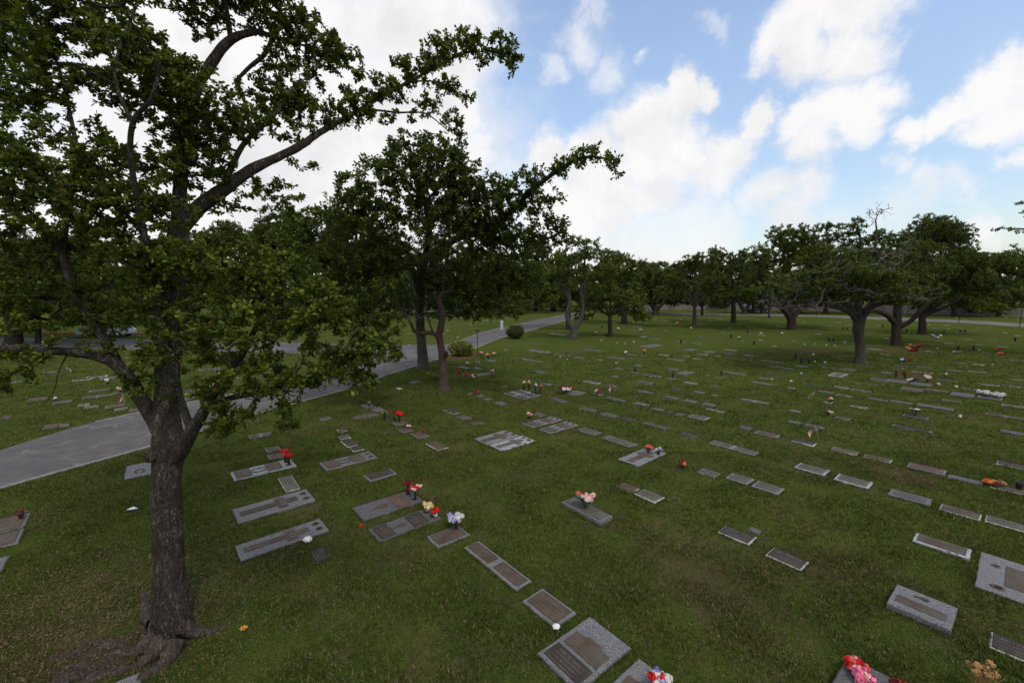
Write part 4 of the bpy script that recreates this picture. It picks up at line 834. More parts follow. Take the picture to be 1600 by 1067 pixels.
def cross(t, L_, W_, z, mat, cx=0.):
    m = MB(); a = .40 * W_; hl = L_ / 2
    P0 = [(cx - hl, -a / 2), (cx + hl * .30, -a / 2), (cx + hl * .30, -W_ / 2), (cx + hl * .62, -W_ / 2), (cx + hl * .62, -a / 2), (cx + hl, -a / 2), (cx + hl, a / 2), (cx + hl * .62, a / 2), (cx + hl * .62, W_ / 2), (cx + hl * .30, W_ / 2), (cx + hl * .30, a / 2), (cx - hl, a / 2)]
    def part(s, z0, z1): m.prism([(cx + (x - cx) * s if abs(x - cx) > 0 else x, y * s) for x, y in P0], z0, z1)
    # two overlapping bars at different heights so that no faces coincide
    m.box((cx, 0, z + .009), (2 * hl, a, .018), ch=.005); m.box((cx + hl * .42, 0, z + .011), (hl * .34, W_, .022), ch=.005)
    lettering(m, hl * 1.0, a * .9, z + .018, cx - hl * .42, 0, int(L_ * 991), 1)
    for k in (-1, 0, 1): m.box((cx + hl * .46, k * W_ * .3, z + .025), (hl * .2, W_ * .12, .008), m=1)
    m.build('cross', [mat, 'letter'], t)

def marker(geo, kind, base, plq, label=None, h=.05, look=None, cat='grave marker', group=None, name=None):
    """geo = (x0, x1, yc, ori, W) or a list of four corners"""
    if len(geo) == 4 and isinstance(geo[0], tuple):
        c, ec, er = quadfit(geo); ori = 'c' if ec > er else 'r'; Lm, W = max(ec, er), min(ec, er)
    else:
        x0, x1, yc, ori, W = geo; c, Lm = fit(x0, x1, yc, ori, W)
    Y = c[1]; det = 2 if Y < 9.5 else (1 if Y < 17 else 0)
    ang = (ANG_R if ori == 'r' else ANG_C) + math.radians(R.uniform(-1.3, 1.3)); sd = int(abs(c[0] * 97 + c[1] * 31)) + 1
    t = thing(name or {'cross': 'cross_marker', 'double': 'companion_marker', 'wreath': 'estate_marker'}.get(kind, 'flat_marker'), label, cat, (c[0], c[1], 0), ang, group, (R.uniform(-.008, .008), R.uniform(-.008, .008)))
    RECTS.append((c[0], c[1], ang, Lm, W)); rng = R
    b = MB(); slab(b, Lm, W, -.05, h, .012 if Y < 30 else .02, .006 if Y < 14 else 0, seed=sd)
    if kind == 'bare': b.build('slab', base, t); return t, c, Lm, W, ang, h
    b.build('granite_base' if 'granite' in base or base == 'marble' else 'concrete_base', base, t)
    if kind == 'single':
        mg = .055 if W > .42 else .045; plaque(t, Lm - 2 * mg, W - 2 * mg, h, 0, 0, plq, det, sd)
        if det and R.random() < .5: ring(t, 0, W * .18, h + .014, .04, plq)
    elif kind == 'thin':
        plaque(t, Lm - .045, W - .045, h - .004, 0, 0, plq, det, sd)
        if Y < 24: ring(t, R.uniform(-.1, .1), W * .2, h + .008, .035, plq)
    elif kind == 'wide': plaque(t, Lm * .78, W * .62, h, 0, -W * .02, plq, det, sd)
    elif kind == 'double':
        l = Lm / 2 - .11; plaque(t, l, W - .11, h, -Lm / 4 - .01, 0, plq, det, sd); plaque(t, l, W - .11, h, Lm / 4 + .01, 0, plq, det, sd + 1)
    elif kind == 'cross':
        cross(t, Lm * .74, W * .70, h, plq, -Lm * .07); ring(t, Lm * .41, W * .20, h, min(.085, W * .12)); ring(t, Lm * .41, -W * .20, h, min(.085, W * .12))
    elif kind == 'plain': wreath(t, Lm * .12, 0, h, W * .2, seed=sd)
    elif kind == 'wreath':
        l = Lm * .25; plaque(t, l, W * .78, h, -Lm * .33, 0, plq, det, sd); plaque(t, l, W * .78, h, Lm * .16, 0, plq, det, sd + 1); wreath(t, -Lm * .09, 0, h, W * .24, seed=sd)
        ring(t, Lm * .40, W * .2, h, min(.08, W * .12)); ring(t, Lm * .40, -W * .2, h, min(.08, W * .12))
    elif kind == 'rose':
        rose(t, -Lm * .12, 0, h, W * .34); plaque(t, Lm * .24, W * .8, h, Lm * .18, 0, plq, det, sd)
        ring(t, Lm * .40, W * .22, h, .09); ring(t, Lm * .40, -W * .22, h, .09)
    elif kind == 'rose2':
        rose(t, -Lm * .08, 0, h, W * .28); plaque(t, Lm * .25, W * .8, h, Lm * .18, 0, plq, det, sd); plaque(t, Lm * .22, W * .8, h, -Lm * .34, 0, 'bronze_dark', det, sd)
        ring(t, Lm * .40, W * .22, h, .09); ring(t, Lm * .40, -W * .22, h, .09)
    elif kind == 'pair':                                      # two full plaques one above the other on one slab
        plaque(t, W * .84, Lm * .27, h, -Lm * .31, 0, 'bronze_dark', det, sd, turn=True); plaque(t, W * .80, Lm * .27, h, Lm * .02, -W * .01, plq, 0, sd, cap=True, turn=True)
    elif kind == 'laurel':
        plaque(t, Lm * .55, W * .16, h, .02, W * .2, plq, 0, sd); wreath(t, -.1, -W * .08, h, W * .24, 'copper', sd); ring(t, -Lm * .36, W * .33, h, .09); ring(t, Lm * .2, W * .36, h, .06)
    elif kind == 'garland':
        plaque(t, Lm * .80, W * .30, h, 0, -W * .13, plq, 0, sd); rose(t, 0, W * .26, h, W * .14, 'greenery')
    return t, c, Lm, W, ang, h

NEAR = [
 ([(366,793.9),(480.6,762.2),(491.1,780.9),(369.2,817.4)],'cross','granite','bronze_dark','long granite slab with bronze cross, the farther of two just right of the great trunk',.07),
 ([(369.2,850.7),(500.9,808.5),(511.4,825.6),(374.9,877.6)],'cross','granite','bronze','long granite slab with bronze cross, nearer of the two, white bag at its edge',.07),
 ([(360,735.9),(453.7,715.3),(464,726.5),(364.7,750)],'wreath','marble','bronze','white marble slab with two plaques, wreath and two vases of red flowers',.06),
 ([(499.7,721.5),(577.5,703.4),(591.5,714.6),(507.2,733.7)],'wreath','granite','bronze','grey slab with two plaques, wreath and empty vase rings beyond the stepped small markers',.06),
 ([(168,745),(181,733),(262,718),(258,731)],'plain','granite','granite_dark','plain grey slab with wreath half hidden behind the great trunk',.03),
 ([(568.1,740.3),(613.1,732.2),(619.1,741.2),(574.7,750.6)],'single','granite','bronze_dark','small grey-edged marker standing alone above the red and pink bouquet',.08),
 ([(548,791),(638,763),(665,779),(570,811)],'rose','granite_dark','copper','dark slab with copper rose under the red and pink bouquet',.03),
 ([(576.5,822),(664,792),(697,805),(590,845)],'rose2','granite_dark','bronze_dark','dark slab with two plaques and rose under the yellow and red flowers',.03),
 ([(666.2,835.6),(713.2,817.3),(735.8,831.3),(685,853.9)],'single','granite','bronze','brown companion plaque holding the vase of blue-white hydrangeas',.04),
 ([(728.3,852.8),(749.8,842.1),(829.6,906.7),(802.6,920.7)],'double','granite_light','bronze','long pale-edged marker with two brown plaques running down to the lower centre',.06),
 ([(815,933.8),(853.8,915),(901.3,961.3),(862.5,973.8)],'single','granite','bronze','single brown plaque on granite with a white cloth at its lower corner',.05),
 ([(838.8,1022.5),(920,960.5),(983.8,1010),(908,1078)],'pair','granite','bronze','large speckled granite slab with two brown plaques at bottom centre',.08),
 ([(925,1092),(1001,1024.5),(1075,1085),(1000,1158)],'pair','granite_light','bronze','smooth grey slab cut by the bottom edge, with red and white flowers',.06),
 ([(1298,1085),(1321,1027),(1440,1091),(1422,1155)],'bare','granite_dark','bronze','dark grey slab cut by the bottom edge, carrying pink and red carnations',.12),
 ([(1385.4,945.9),(1399.2,916.1),(1495.9,952.3),(1486.3,987.3)],'garland','granite','bronze','thick grey granite marker with long dark plaque at lower right',.105),
 ([(1526,916),(1530,860),(1735,922),(1760,995)],'laurel','granite_light','bronze','large pale slab with laurel relief cut by the right edge',.06),
 ([(1547,1004),(1550,981),(1628,1016),(1624,1042)],'thin','concrete','bronze_dark','dark plaque with white rim cut by the lower right edge',.04),
 ([(1425.6,841.9),(1431.8,830.9),(1517.7,858.4),(1515.3,873.8)],'single','marble','bronze','white-edged marker with long brown plaque above the large pale slab',.08),
 ([(874.6,787.9),(894.1,779.3),(959.9,807.4),(939.6,816.4)],'single','granite','bronze_green','thick round-edged grey marker with pink and teal bouquet on the open lawn',.105),
 ([(965,715),(1010,698),(1043,706.4),(996,727.6)],'cross','granite_light','bronze','pale square slab with brown cross and coral rose bouquet',.06),
 ([(739.6,685.4),(786,670.5),(813,678.5),(766,694)],'cross','granite_light','bronze','left slab of two abutting pale slabs with crosses at centre',.05),
 ([(767,694.5),(814,679),(836.7,687.1),(783,703.5)],'cross','marble','bronze_green','right slab of two abutting pale slabs with crosses at centre',.052),
 ((816,880,658,'c',.62),'wreath','granite_light','bronze','farther of two parallel wreath slabs above the abutting cross slabs',.05),
 ((842,906,666.5,'c',.62),'wreath','granite_light','bronze','nearer of two parallel wreath slabs above the abutting cross slabs',.05),
 ((786,831,613,'c',.72),'wreath','marble','bronze_dark','farther slab of the pair with four black vases, white and yellow bunches',.05),
 ((801,846,618,'c',.72),'wreath','granite_light','bronze_dark','nearer slab of the pair with four black vases, blue and orange bunches',.05),
 ((387,427.5,678.7,'c',.42),'double','granite','bronze','two-plaque marker just below the lowest leaves of the near bough',.05),
 ((412.5,440,700,'c',.46),'single','granite','bronze','brown plaque touching the reddish one behind the red flowers',.04),
 ((416,446,711,'c',.44),'single','granite_light','copper','reddish plaque directly behind the two vases of red flowers',.045),
 ([(432,746),(454,740.5),(471,760),(448,766)],'thin','concrete','bronze_green','square green-brown plaque with thin white rim between the marble and cross slabs',.04),
 ([(484.6,856),(507,849),(517,867),(491,878)],'thin','bronze_dark','bronze_dark','small dark square plaque sunk in grass below the white bag',.015),
 ((525,543,671,'c',.36),'thin','concrete','bronze_dark','topmost of four stepped dark plaques with white rims',.05),
 ((527,549,682,'c',.34),'thin','concrete','bronze_green','second of four stepped dark plaques with white rims',.05),
 ((531,560,691,'r',.34),'thin','concrete','bronze_dark','third of four stepped dark plaques with white rims',.05),
 ((546,570,700,'r',.34),'thin','concrete','bronze_dark','lowest of four stepped dark plaques, touching the grey wreath slab',.05),
 ((498,519,653,'c',.34),'single','granite','bronze_green','small grey single marker just left of the brown wreath slab',.05),
 ((548,596,649,'c',.55),'wreath','granite_dark','bronze','brownish wreath slab left of the row with the bright red bloom',.03),
 ((563,588,633.5,'r',.42),'single','granite','bronze','brown marker at the top of the diagonal row with the bright red bloom',.05),
 ((578,604,639,'r',.42),'single','granite_tan','bronze_green','second marker from the top of the diagonal row with the red bloom',.04),
 ((602,620,652,'r',.42),'single','granite','bronze_dark','marker just above the one holding the bright red bloom',.05),
 ((612,637,660,'r',.42),'single','granite_light','bronze','marker holding the bright red bloom',.05),
 ((620,647,671,'r',.42),'single','granite','copper','reddish marker just below the bright red bloom, dried flowers on it',.05),
 ((641,672,679,'r',.42),'single','granite','copper','reddish marker at the lower end of the diagonal row',.06),
 ((664,701,695,'r',.40),'thin','concrete','bronze','brown white-rimmed plaque just past the end of the diagonal row',.05),
 ((1120.6,1182.5,833,'r',.40),'thin','concrete','bronze_dark','dark white-rimmed plaque on the right lawn, farther of two in line',.04),
 ((1195.6,1264,870,'r',.40),'thin','concrete','bronze_dark','dark white-rimmed plaque on the right lawn, nearer of two in line',.04),
 ((962,1000,759,'r',.36),'thin','concrete','bronze','brown plaque sunk in grass, left of two touching below the cross slab',.02),
 ((990,1039,773,'r',.42),'thin','concrete','bronze_green','raised white-edged plaque, right of two touching below the cross slab',.06),
 ((1087,1127,736,'r',.40),'thin','concrete','bronze_green','white-rimmed marker with sunken irregular edge right of the orange flowers',.02),
 ((1133,1179,747,'r',.46),'single','granite_light','bronze_green','left of two touching thick grey-green markers right of centre',.07),
 ((1173,1226,761,'r',.46),'single','granite_light','bronze_green','right of two touching thick grey-green markers right of centre',.08),
 ((1106,1186,698,'r',.40),'double','granite_light','bronze_green','long pale double marker on the slope right of the coral roses',.05),
 ((938,996,688,'r',.44),'single','granite_light','bronze_green','pale-edged marker just above the cross slab with coral roses',.06),
 ((900,941,673,'r',.44),'single','granite','bronze_green','pale-edged marker right of the parallel wreath slabs',.06),
 ((1240.4,1296.8,732,'r',.50),'single','marble','bronze_green','thick white-framed green plaque, left of a pair at right of centre',.07),
 ((1302,1364,751,'r',.50),'single','marble','bronze_green','thick white-framed green plaque, right of a pair at right of centre',.08),
 ((1386,1457,775,'r',.46),'wide','granite','granite_dark','all-grey stone marker in line after the white-framed pair',.06),
 ((1467,1534,798,'r',.40),'thin','concrete','bronze','brown plaque with white rim, two markers right of the white-framed pair',.05),
 ((1538,1604,816,'r',.40),'thin','concrete','bronze_green','green-brown white-rimmed plaque cut by the right edge',.05),
 ((1416,1479,732,'r',.42),'single','granite','copper','thick marker with tan plaque above the bare brown patch',.09),
 ((1479,1537,747,'r',.34),'bare','granite_dark','bronze','worn grey slab sunk in grass right of the tan plaque',.02),
 ((1546,1608,762,'r',.42),'thin','concrete','bronze','brown marker under the dead orange flowers and black pots',.04),
 ((1556.6,1604,725,'r',.38),'thin','concrete','bronze_dark','dark white-rimmed plaque at the right edge above the dead orange flowers',.04),
 ((1297.6,1342.7,703,'r',.36),'thin','concrete','bronze_green','left of two short white-ended plaques above the white-framed pair',.04),
 ((1348,1395,714.5,'r',.36),'thin','concrete','bronze','right of two short white-ended plaques above the white-framed pair',.04),
 ((1236,1277,689.5,'r',.38),'thin','concrete','bronze_dark','dark plaque with white rim just below the tilted flag',.05),
 ([(-45,840),(-30,818),(60.4,798.8),(47.5,814.7)],'single','granite','bronze','brown marker with a red pot at the far left edge',.05),
 ([(-60,870),(-40,843),(41.7,822),(27,843.5)],'single','granite','bronze','brown marker second from the top at the far left edge',.05),
 ([(-70,905),(-55,885),(21.6,865),(8,887)],'bare','granite','bronze','blank grey slab, lowest at the far left edge',.05),
 ([(140,1105),(163,1074),(241,1050),(235,1083)],'bare','granite','bronze','grey slab among the roots, cut by the bottom edge',.04),
 ((1252,1288,600,'c',1.0),'wide','granite_dark','granite_dark','large dark grey slab right of centre beyond the upright flag',.05),
 ((1056,1086,582,'c',.55),'wide','granite','bronze_green','pale square slab between the three black vases',.05),
 ((881,918,613,'c',.7),'wide','granite','bronze_green','grey slab with the big dark red and white arrangement',.04),
 ((1483,1524,616,'r',1.0),'wide','granite_dark','granite_dark','large grey slab just left of the two white bouquets',.05),
 ((1526,1568,620,'r',1.0),'wide','granite','bronze_dark','large slab carrying the two white bouquets',.06),
 ((1337,1371,599,'c',1.0),'wide','granite_tan','bronze','reddish slab left of the slabs with dark red vases',.04),
 ((1358,1392,592,'r',.9),'wide','granite','bronze_dark','pale-cornered slab left of the two dark red vases',.05),
 ((1386,1420,595,'r',.9),'wide','granite_dark','granite_dark','grey slab under the two dark red vases',.05),
 ((1420,1457,599.5,'r',.9),'wide','granite_dark','granite_dark','grey slab under the coral and white flowers',.05),
 ((1405,1445,607.5,'r',.9),'wide','granite_dark','copper','dark slab with tan plaque in front of the dark red vases',.05),
]
for (geo, kind, base, plq, lab, h) in NEAR: marker(geo, kind, base, plq, lab, h if h > .1 else h * .72)

# middle distance: (x0,x1,y,orientation,width,kind,base,plaque)
c_, r_ = 'c', 'r'
MID = [(616,631,606,c_,.5,'bare','concrete'),(637,660,596,c_,.5,'double','granite_light'),(690,721,641,r_,.38,'thin','concrete'),(713,739,651,r_,.42,'single','granite_light'),(734,758,659,r_,.42,'thin','concrete'),
 (769,794,629,r_,.42,'single','granite_light'),(752,771,622.5,r_,.42,'single','granite'),(740,760,617.5,r_,.42,'single','granite'),(728,741,614,r_,.34,'bare','granite_dark'),(856,890,624,r_,.40,'single','granite'),
 (904,935,638.5,r_,.36,'wide','granite'),(935,970,647,r_,.44,'single','granite_light'),(969,995,653.5,r_,.38,'wide','granite'),(830,856,646.5,r_,.42,'single','granite_light'),(922,945,615,r_,.42,'single','granite'),
 (944,980,622.5,r_,.36,'wide','granite'),(911,939,596,r_,.34,'thin','concrete'),(945,967,602.5,r_,.4,'single','granite'),(741,774,583,c_,.5,'wide','granite'),(713,736,573.5,r_,.42,'single','granite_dark'),(737,755,574.5,r_,.4,'bare','granite_dark'),
 (757,777,563,r_,.45,'wide','granite_dark'),(844,864,599,r_,.36,'wide','granite_light'),(782,795,603,r_,.4,'bare','granite'),(830,854,580,r_,.45,'wide','granite'),(825,861,548,r_,.6,'wide','marble'),(864,894,553.5,r_,.4,'wide','granite'),
 (895,916,558,r_,.4,'bare','granite_dark'),(857,886,521.5,r_,.7,'wide','marble'),(911,941,546.5,r_,.4,'wide','granite_dark'),(810,850,562,r_,.35,'bare','granite_dark'),(1000,1037,539.5,c_,.9,'wide','granite'),(975,997,553.5,r_,.5,'wide','granite_dark'),
 (1000,1010,554.5,r_,.4,'bare','granite'),(1028,1046,553.5,r_,.38,'thin','concrete'),(1041,1069,561,r_,.4,'wide','granite_light'),(1066,1080,556,r_,.4,'bare','granite'),(1081,1096,559.5,r_,.4,'thin','concrete'),(1066,1091,545.5,c_,.7,'wide','granite_dark'),
 (1097,1119,549,c_,.6,'wide','granite'),(1088,1106,553,r_,.4,'thin','concrete'),(1117,1127,555.5,r_,.4,'bare','granite_light'),(1131,1152,545.8,r_,.34,'thin','concrete'),(1128,1150,552,c_,.6,'wide','granite_dark'),(947,977,558.5,r_,.5,'wide','granite_tan'),
 (931,942,561.5,r_,.4,'bare','granite'),(956,975,575.5,r_,.4,'wide','granite'),(953,968,587.5,r_,.45,'single','granite_dark'),(989,1005,570,r_,.45,'wide','granite'),(1042,1061,576.3,r_,.45,'wide','granite'),(1100,1111,585,r_,.45,'wide','granite_tan'),
 (1123,1167,582,r_,.45,'double','granite_dark'),(1012,1030,528.5,r_,.5,'wide','granite'),(1000,1011,525.5,r_,.4,'bare','marble'),(1056,1073,533,r_,.4,'bare','granite_dark'),(1079,1097,535.8,r_,.4,'wide','granite'),(1086,1102,525,c_,.6,'wide','granite_dark'),
 (987,1004,510.5,c_,.7,'bare','granite_dark'),(986,1016,630,r_,.42,'single','granite'),(1014,1039,638,r_,.42,'single','granite_light'),(1037,1055,643,r_,.42,'single','granite_dark'),(1052,1071,646.5,r_,.42,'wide','granite'),(1074,1111,650.5,r_,.5,'single','marble'),
 (1035,1064,620,r_,.46,'single','granite_light'),(1065,1094,625.5,r_,.44,'single','granite_light'),(1095,1122,631,r_,.42,'wide','granite'),(1154,1205,625.5,r_,.42,'double','granite_light'),(990,1024,611,r_,.4,'double','granite'),(995,1024,596.5,r_,.5,'wide','granite'),
 (1081,1104,612,r_,.38,'wide','granite'),(1109,1125,616.5,r_,.36,'bare','granite_tan'),(1046,1067,606,r_,.36,'wide','granite'),(1109,1124,602,r_,.42,'single','granite'),(1067,1092,597.5,r_,.36,'bare','granite_tan'),(1172,1209,598,r_,.42,'double','granite_dark'),
 (1040,1058,591,r_,.45,'wide','granite'),(1116,1132,588.3,r_,.45,'wide','granite'),(1014,1035,587,r_,.5,'wide','granite_light'),(999,1019,583.5,r_,.5,'wide','granite'),(982,1000,581,r_,.4,'bare','granite_dark'),(1187,1209,590,r_,.34,'thin','concrete'),
 (1202,1226,585.5,c_,.9,'wide','granite_dark'),(1059,1094,678,r_,.42,'single','granite'),(1000,1049,663.5,r_,.42,'single','granite'),(1152,1179,667,r_,.42,'wide','granite_dark'),(1177,1221,677,r_,.44,'wide','granite'),(1228,1256,658.5,r_,.36,'bare','granite_dark'),
 (1254,1291,665,r_,.40,'single','granite_dark'),(1390,1460,668,r_,.42,'wide','granite_dark'),(1408,1453,650,r_,.5,'wide','granite_dark'),(1302,1332,652,r_,.40,'wide','granite'),(1232,1253,641,r_,.36,'bare','granite'),(1353,1390,623,r_,.40,'wide','granite_dark'),
 (1390,1428,627.5,r_,.42,'wide','granite_dark'),(1429,1492,635,r_,.50,'double','granite_dark'),(1538,1604,649.5,r_,.46,'double','granite_tan'),(1562,1608,675,r_,.46,'double','granite_dark'),(1564,1608,634,r_,.50,'wide','granite'),(1471,1503,625,r_,.34,'thin','concrete'),
 (1301,1330,604,r_,.36,'thin','concrete'),(1327,1364,609,r_,.36,'thin','concrete'),(1276,1306,611.5,r_,.36,'bare','granite_dark'),(1305,1334,617,r_,.34,'thin','concrete'),(1444,1483,609,r_,.42,'double','granite_tan'),(1465,1496,593,r_,.42,'wide','granite_dark'),
 (1513,1541,580,r_,.42,'wide','granite_light'),(1529,1562,599.7,r_,.36,'thin','concrete'),(1565,1604,602.3,r_,.36,'thin','concrete'),(1502,1532,607,r_,.34,'thin','concrete'),(1284,1306,573.5,c_,.8,'wide','marble'),(1308,1338,576.5,c_,.8,'wide','granite_dark'),
 (1292,1326,584.5,c_,.7,'wide','marble'),(1394,1413,574.8,r_,.5,'wide','granite'),(1397,1420,571,r_,.5,'wide','granite_dark'),(1227,1244,605,r_,.34,'thin','concrete'),(1328,1357,634,r_,.34,'thin','concrete'),(1283,1303,627.5,r_,.36,'thin','concrete'),
 (1187,1225,564,r_,.38,'bare','granite_dark'),(1200,1240,573.5,r_,.34,'bare','granite_dark'),(1240,1264,571.5,c_,.7,'bare','granite_dark'),(1161,1178,554.3,r_,.34,'bare','granite'),(1183,1194,531,r_,.4,'bare','granite_light'),(1184,1197,523.3,r_,.5,'bare','granite_light'),
 (1270,1285,521,r_,.6,'bare','granite'),(1503,1519,529.5,r_,.6,'wide','granite'),(1542,1558,532,r_,.6,'wide','granite'),(1475,1490,535.8,r_,.5,'bare','granite'),(1489,1504,548.3,r_,.5,'bare','granite_light'),(1533,1549,550.5,r_,.5,'wide','granite_light'),
 (1557,1576,541.3,r_,.4,'bare','granite'),(1519,1540,569,r_,.4,'thin','concrete'),(1578,1606,563,r_,.6,'wide','granite'),(1478,1504,578,r_,.36,'bare','granite_dark'),(1425,1458,580.5,r_,.36,'thin','concrete'),(1487,1508,566.3,r_,.36,'bare','granite_dark'),
 (1430,1455,573,r_,.45,'wide','granite_dark'),(1354,1379,545,r_,.34,'bare','granite_light'),(1374,1390,553,r_,.45,'bare','granite_dark'),(1580,1606,593,r_,.4,'bare','granite_dark'),(1375,1395,581.5,r_,.6,'bare','granite_dark'),
 (1100,1135,640,r_,.30,'bare','granite_tan')]
# lawn on the left, across the road
LEFT = [(42,75,622,c_,.55,'thin','concrete'),(81,114,627,c_,.5,'single','granite'),(120,141,631,c_,.5,'thin','concrete'),(130,156,634.5,c_,.45,'single','granite'),(112,144,591.5,c_,.6,'thin','concrete'),(134,169,587.5,c_,.5,'wide','marble'),(156,183,589.5,c_,.5,'wide','granite'),
 (138,173,608.5,c_,.5,'wide','granite_light'),(127,177,618.5,c_,.5,'double','granite'),(175,191,612.5,c_,.5,'wide','granite_light'),(163,195,633,c_,.55,'wide','granite_tan'),(178,200,637,c_,.45,'wide','granite_light'),(201,221,639,c_,.5,'wide','granite_tan'),
 (65,97,665,c_,.7,'wide','granite_tan'),(91,110,663.5,c_,.45,'bare','granite_dark'),(-2,20,651,c_,.6,'wide','granite_tan'),(195,220,557.5,c_,.4,'thin','concrete'),(189,219,567,c_,.5,'wide','granite'),(288,333,608,c_,.6,'double','granite'),(288,305,621,c_,.5,'thin','concrete'),
 (310,345,576,c_,.5,'wide','granite'),(250,280,590,c_,.5,'wide','granite'),(340,380,590,c_,.5,'wide','granite'),(66,90,581,c_,.4,'bare','granite_dark'),(10,35,596,c_,.4,'bare','granite_dark'),(395,425,575,c_,.5,'wide','granite')]
LAND = [('the great near tree',264,985),('the red-brown trunk',690,608),('the grey trunk',660,575),('the round dark bush',805,529),('the variegated bush',721,557),('the twisted tree',896,530),('the small skirted tree',953,526),('the gnarled tree',1343,568),
  ('the orange flowers',1428,542),('the two white bouquets',1550,616),('the tilted flag',1274,680),('the coral roses',1010,706),('the four black vases',832,612),('the dark red arrangement',887,612),('the pink and teal bouquet',914,796),('the lily vase',1430,648),
  ('the left lawn flag',195,631),('the slim grey trunk',1085,512),('the leaning trunk',22,538),('the thin stake',886,582),('the middle black vase',1051,590),('the right black vase',1127,587),('the white-framed pair',1300,742),('the dark red vases',1407,588),('the upright flag by the large slab',1266,624),('the low-forked tree',1237,515)]
LOOK = {'concrete': 'white-rimmed', 'granite_light': 'pale grey', 'granite': 'grey', 'granite_dark': 'dark grey', 'granite_tan': 'reddish', 'marble': 'whitish'}
KN = {'thin': 'thin flat marker', 'single': 'single-plaque marker', 'wide': 'flat marker', 'double': 'long double marker', 'bare': 'bare flat slab'}
ORD = ['', 'second', 'third', 'fourth', 'fifth', 'sixth', 'seventh', 'eighth', 'ninth', 'tenth', 'eleventh', 'twelfth', 'thirteenth', 'fourteenth', 'fifteenth', 'sixteenth', 'seventeenth', 'eighteenth', 'nineteenth', 'twentieth']
def point_labels(look, pts):
    pos = []
    for (x, y) in pts:
        g = G(x, y); b = min(range(len(LAND)), key=lambda i: math.hypot((x - LAND[i][1]), 3 * (y - LAND[i][2]))); px = x - LAND[b][1]
        pos.append((b, 'right of' if px > 0 else 'left of', math.hypot(px, 3 * (y - LAND[b][2]))))
    out = []
    for p_ in pos:
        same = sorted(q[2] for q in pos if q[:2] == p_[:2]); n = same.index(p_[2])
        out.append('%s %s %s%s' % (look, p_[1], LAND[p_[0]][0], '' if len(same) == 1 else (', nearest' if n == 0 else ', %s nearest' % ORD[n])))
    return out
def label_for(items):
    pos = []
    for (x0, x1, y, o, w, k, b) in items:
        g = G((x0 + x1) / 2, y); best = min(range(len(LAND)), key=lambda i: np.linalg.norm(G(LAND[i][1], LAND[i][2]) - g) + (0 if G(LAND[i][1], LAND[i][2])[1] else 0))
        l = G(LAND[best][1], LAND[best][2]); d = g - l
        px = (x0 + x1) / 2 - LAND[best][1]; side = ('right of' if px > 0 else 'left of') if abs(px) > 14 else ('in front of' if d[1] < 0 else 'beyond')
        if abs(px) > 14: side = ('in front and ' if d[1] < -2.5 else 'behind and ' if d[1] > 2.5 else '') + side
        pos.append((best, side, LOOK[b] + ' ' + KN[k], np.linalg.norm(d)))
    labs = []
    for i, (b, s, l, d) in enumerate(pos):
        same = sorted(q[3] for q in pos if q[:3] == (b, s, l)); n = same.index(d)
        labs.append('%s %s %s%s' % (l, s.replace('in front and','nearer,').replace('behind and','farther,'), LAND[b][0], '' if len(same) == 1 else (', nearest' if n == 0 else ', %s nearest' % ORD[n])))
    return labs
ALLM = MID + LEFT
PLQ = {'concrete': ['bronze', 'bronze_dark', 'bronze_green'], 'granite_light': ['bronze_green', 'bronze'], 'granite': ['bronze_green', 'bronze', 'bronze_dark'], 'granite_dark': ['bronze_dark', 'granite_dark'], 'granite_tan': ['copper', 'bronze'], 'marble': ['bronze_green', 'bronze_dark']}
for it, lab in zip(ALLM, label_for(ALLM)):
    x0, x1, y, o, w, k, b = it; marker((x0, x1, y, o, w), k, b, R.choice(PLQ[b]), lab, R.uniform(.015, .035), group='flat markers of the farther rows')
# tiny far-off slabs under the trees and along the horizon
TINY = [(1020,498),(1040,501),(1062,498),(1110,501),(1125,498),(1140,512),(1170,510),(1215,508),(1255,503),(1310,503),(1330,508),(1375,509),(1460,512),(1480,508),(1520,516),(1545,512),(1570,520),(1590,524),(960,505),(975,500),(1010,505),(790,497),(760,500),(735,505),(700,510),(690,522),(640,520),(620,528),(760,492),(840,498),(720,497),(660,505),(1410,505),(1360,520),(1385,528),(1300,528),(1320,533),(1240,532),(1210,540),(1500,520),(1530,538),(1450,548),(1130,520),(1160,533)]
for (x, y), lab in zip(TINY, point_labels('tiny far-off grey slab', TINY)):
    marker((x - 5, x + 5, y, 'r', .6), 'bare', R.choice(['granite', 'granite_light', 'granite_dark']), None, lab, .03, group='tiny far-off slabs')
p = G(1180, 830); m = MB(); slab(m, .22, .16, -.02, .03, .01, .02, seed=4); o = m.build('concrete_patch', 'granite_dark', None, p); o.rotation_euler.z = ANG_R
tag(o, 'rough grey concrete lump behind the farther dark white-rimmed plaque', 'stone')

# ------------------------------------------------------------------ flowers, flags, litter
def petals(c, r, n, rng, mats=1, pr=.55):
    q = rng.normal(0, 1, (n, 3)); q /= np.linalg.norm(q, axis=1)[:, None]; q[:, 2] = np.abs(q[:, 2]) * 1.0 - .25 * (rng.uniform(0, 1, n) < .4)
    q /= np.linalg.norm(q, axis=1)[:, None]; d = rng.normal(0, 1, (n, 3)); d -= q * (d * q).sum(1)[:, None] * .6; d /= np.linalg.norm(d, axis=1)[:, None]
    s = np.cross(q, d); s /= np.linalg.norm(s, axis=1)[:, None] + 1e-9; a = (r * pr * rng.uniform(.7, 1.2, n))[:, None]; o = np.array(c) + q * (r * rng.uniform(.55, 1, n))[:, None]
    V = np.stack([o - d * a, o - s * a * .8 + q * a * .25, o + d * a + q * a * .1, o + s * a * .8 - q * a * .1], 1).reshape(-1, 3); F = (np.arange(n) * 4)[:, None] + np.array([[0, 1, 2, 3]]); return V, F
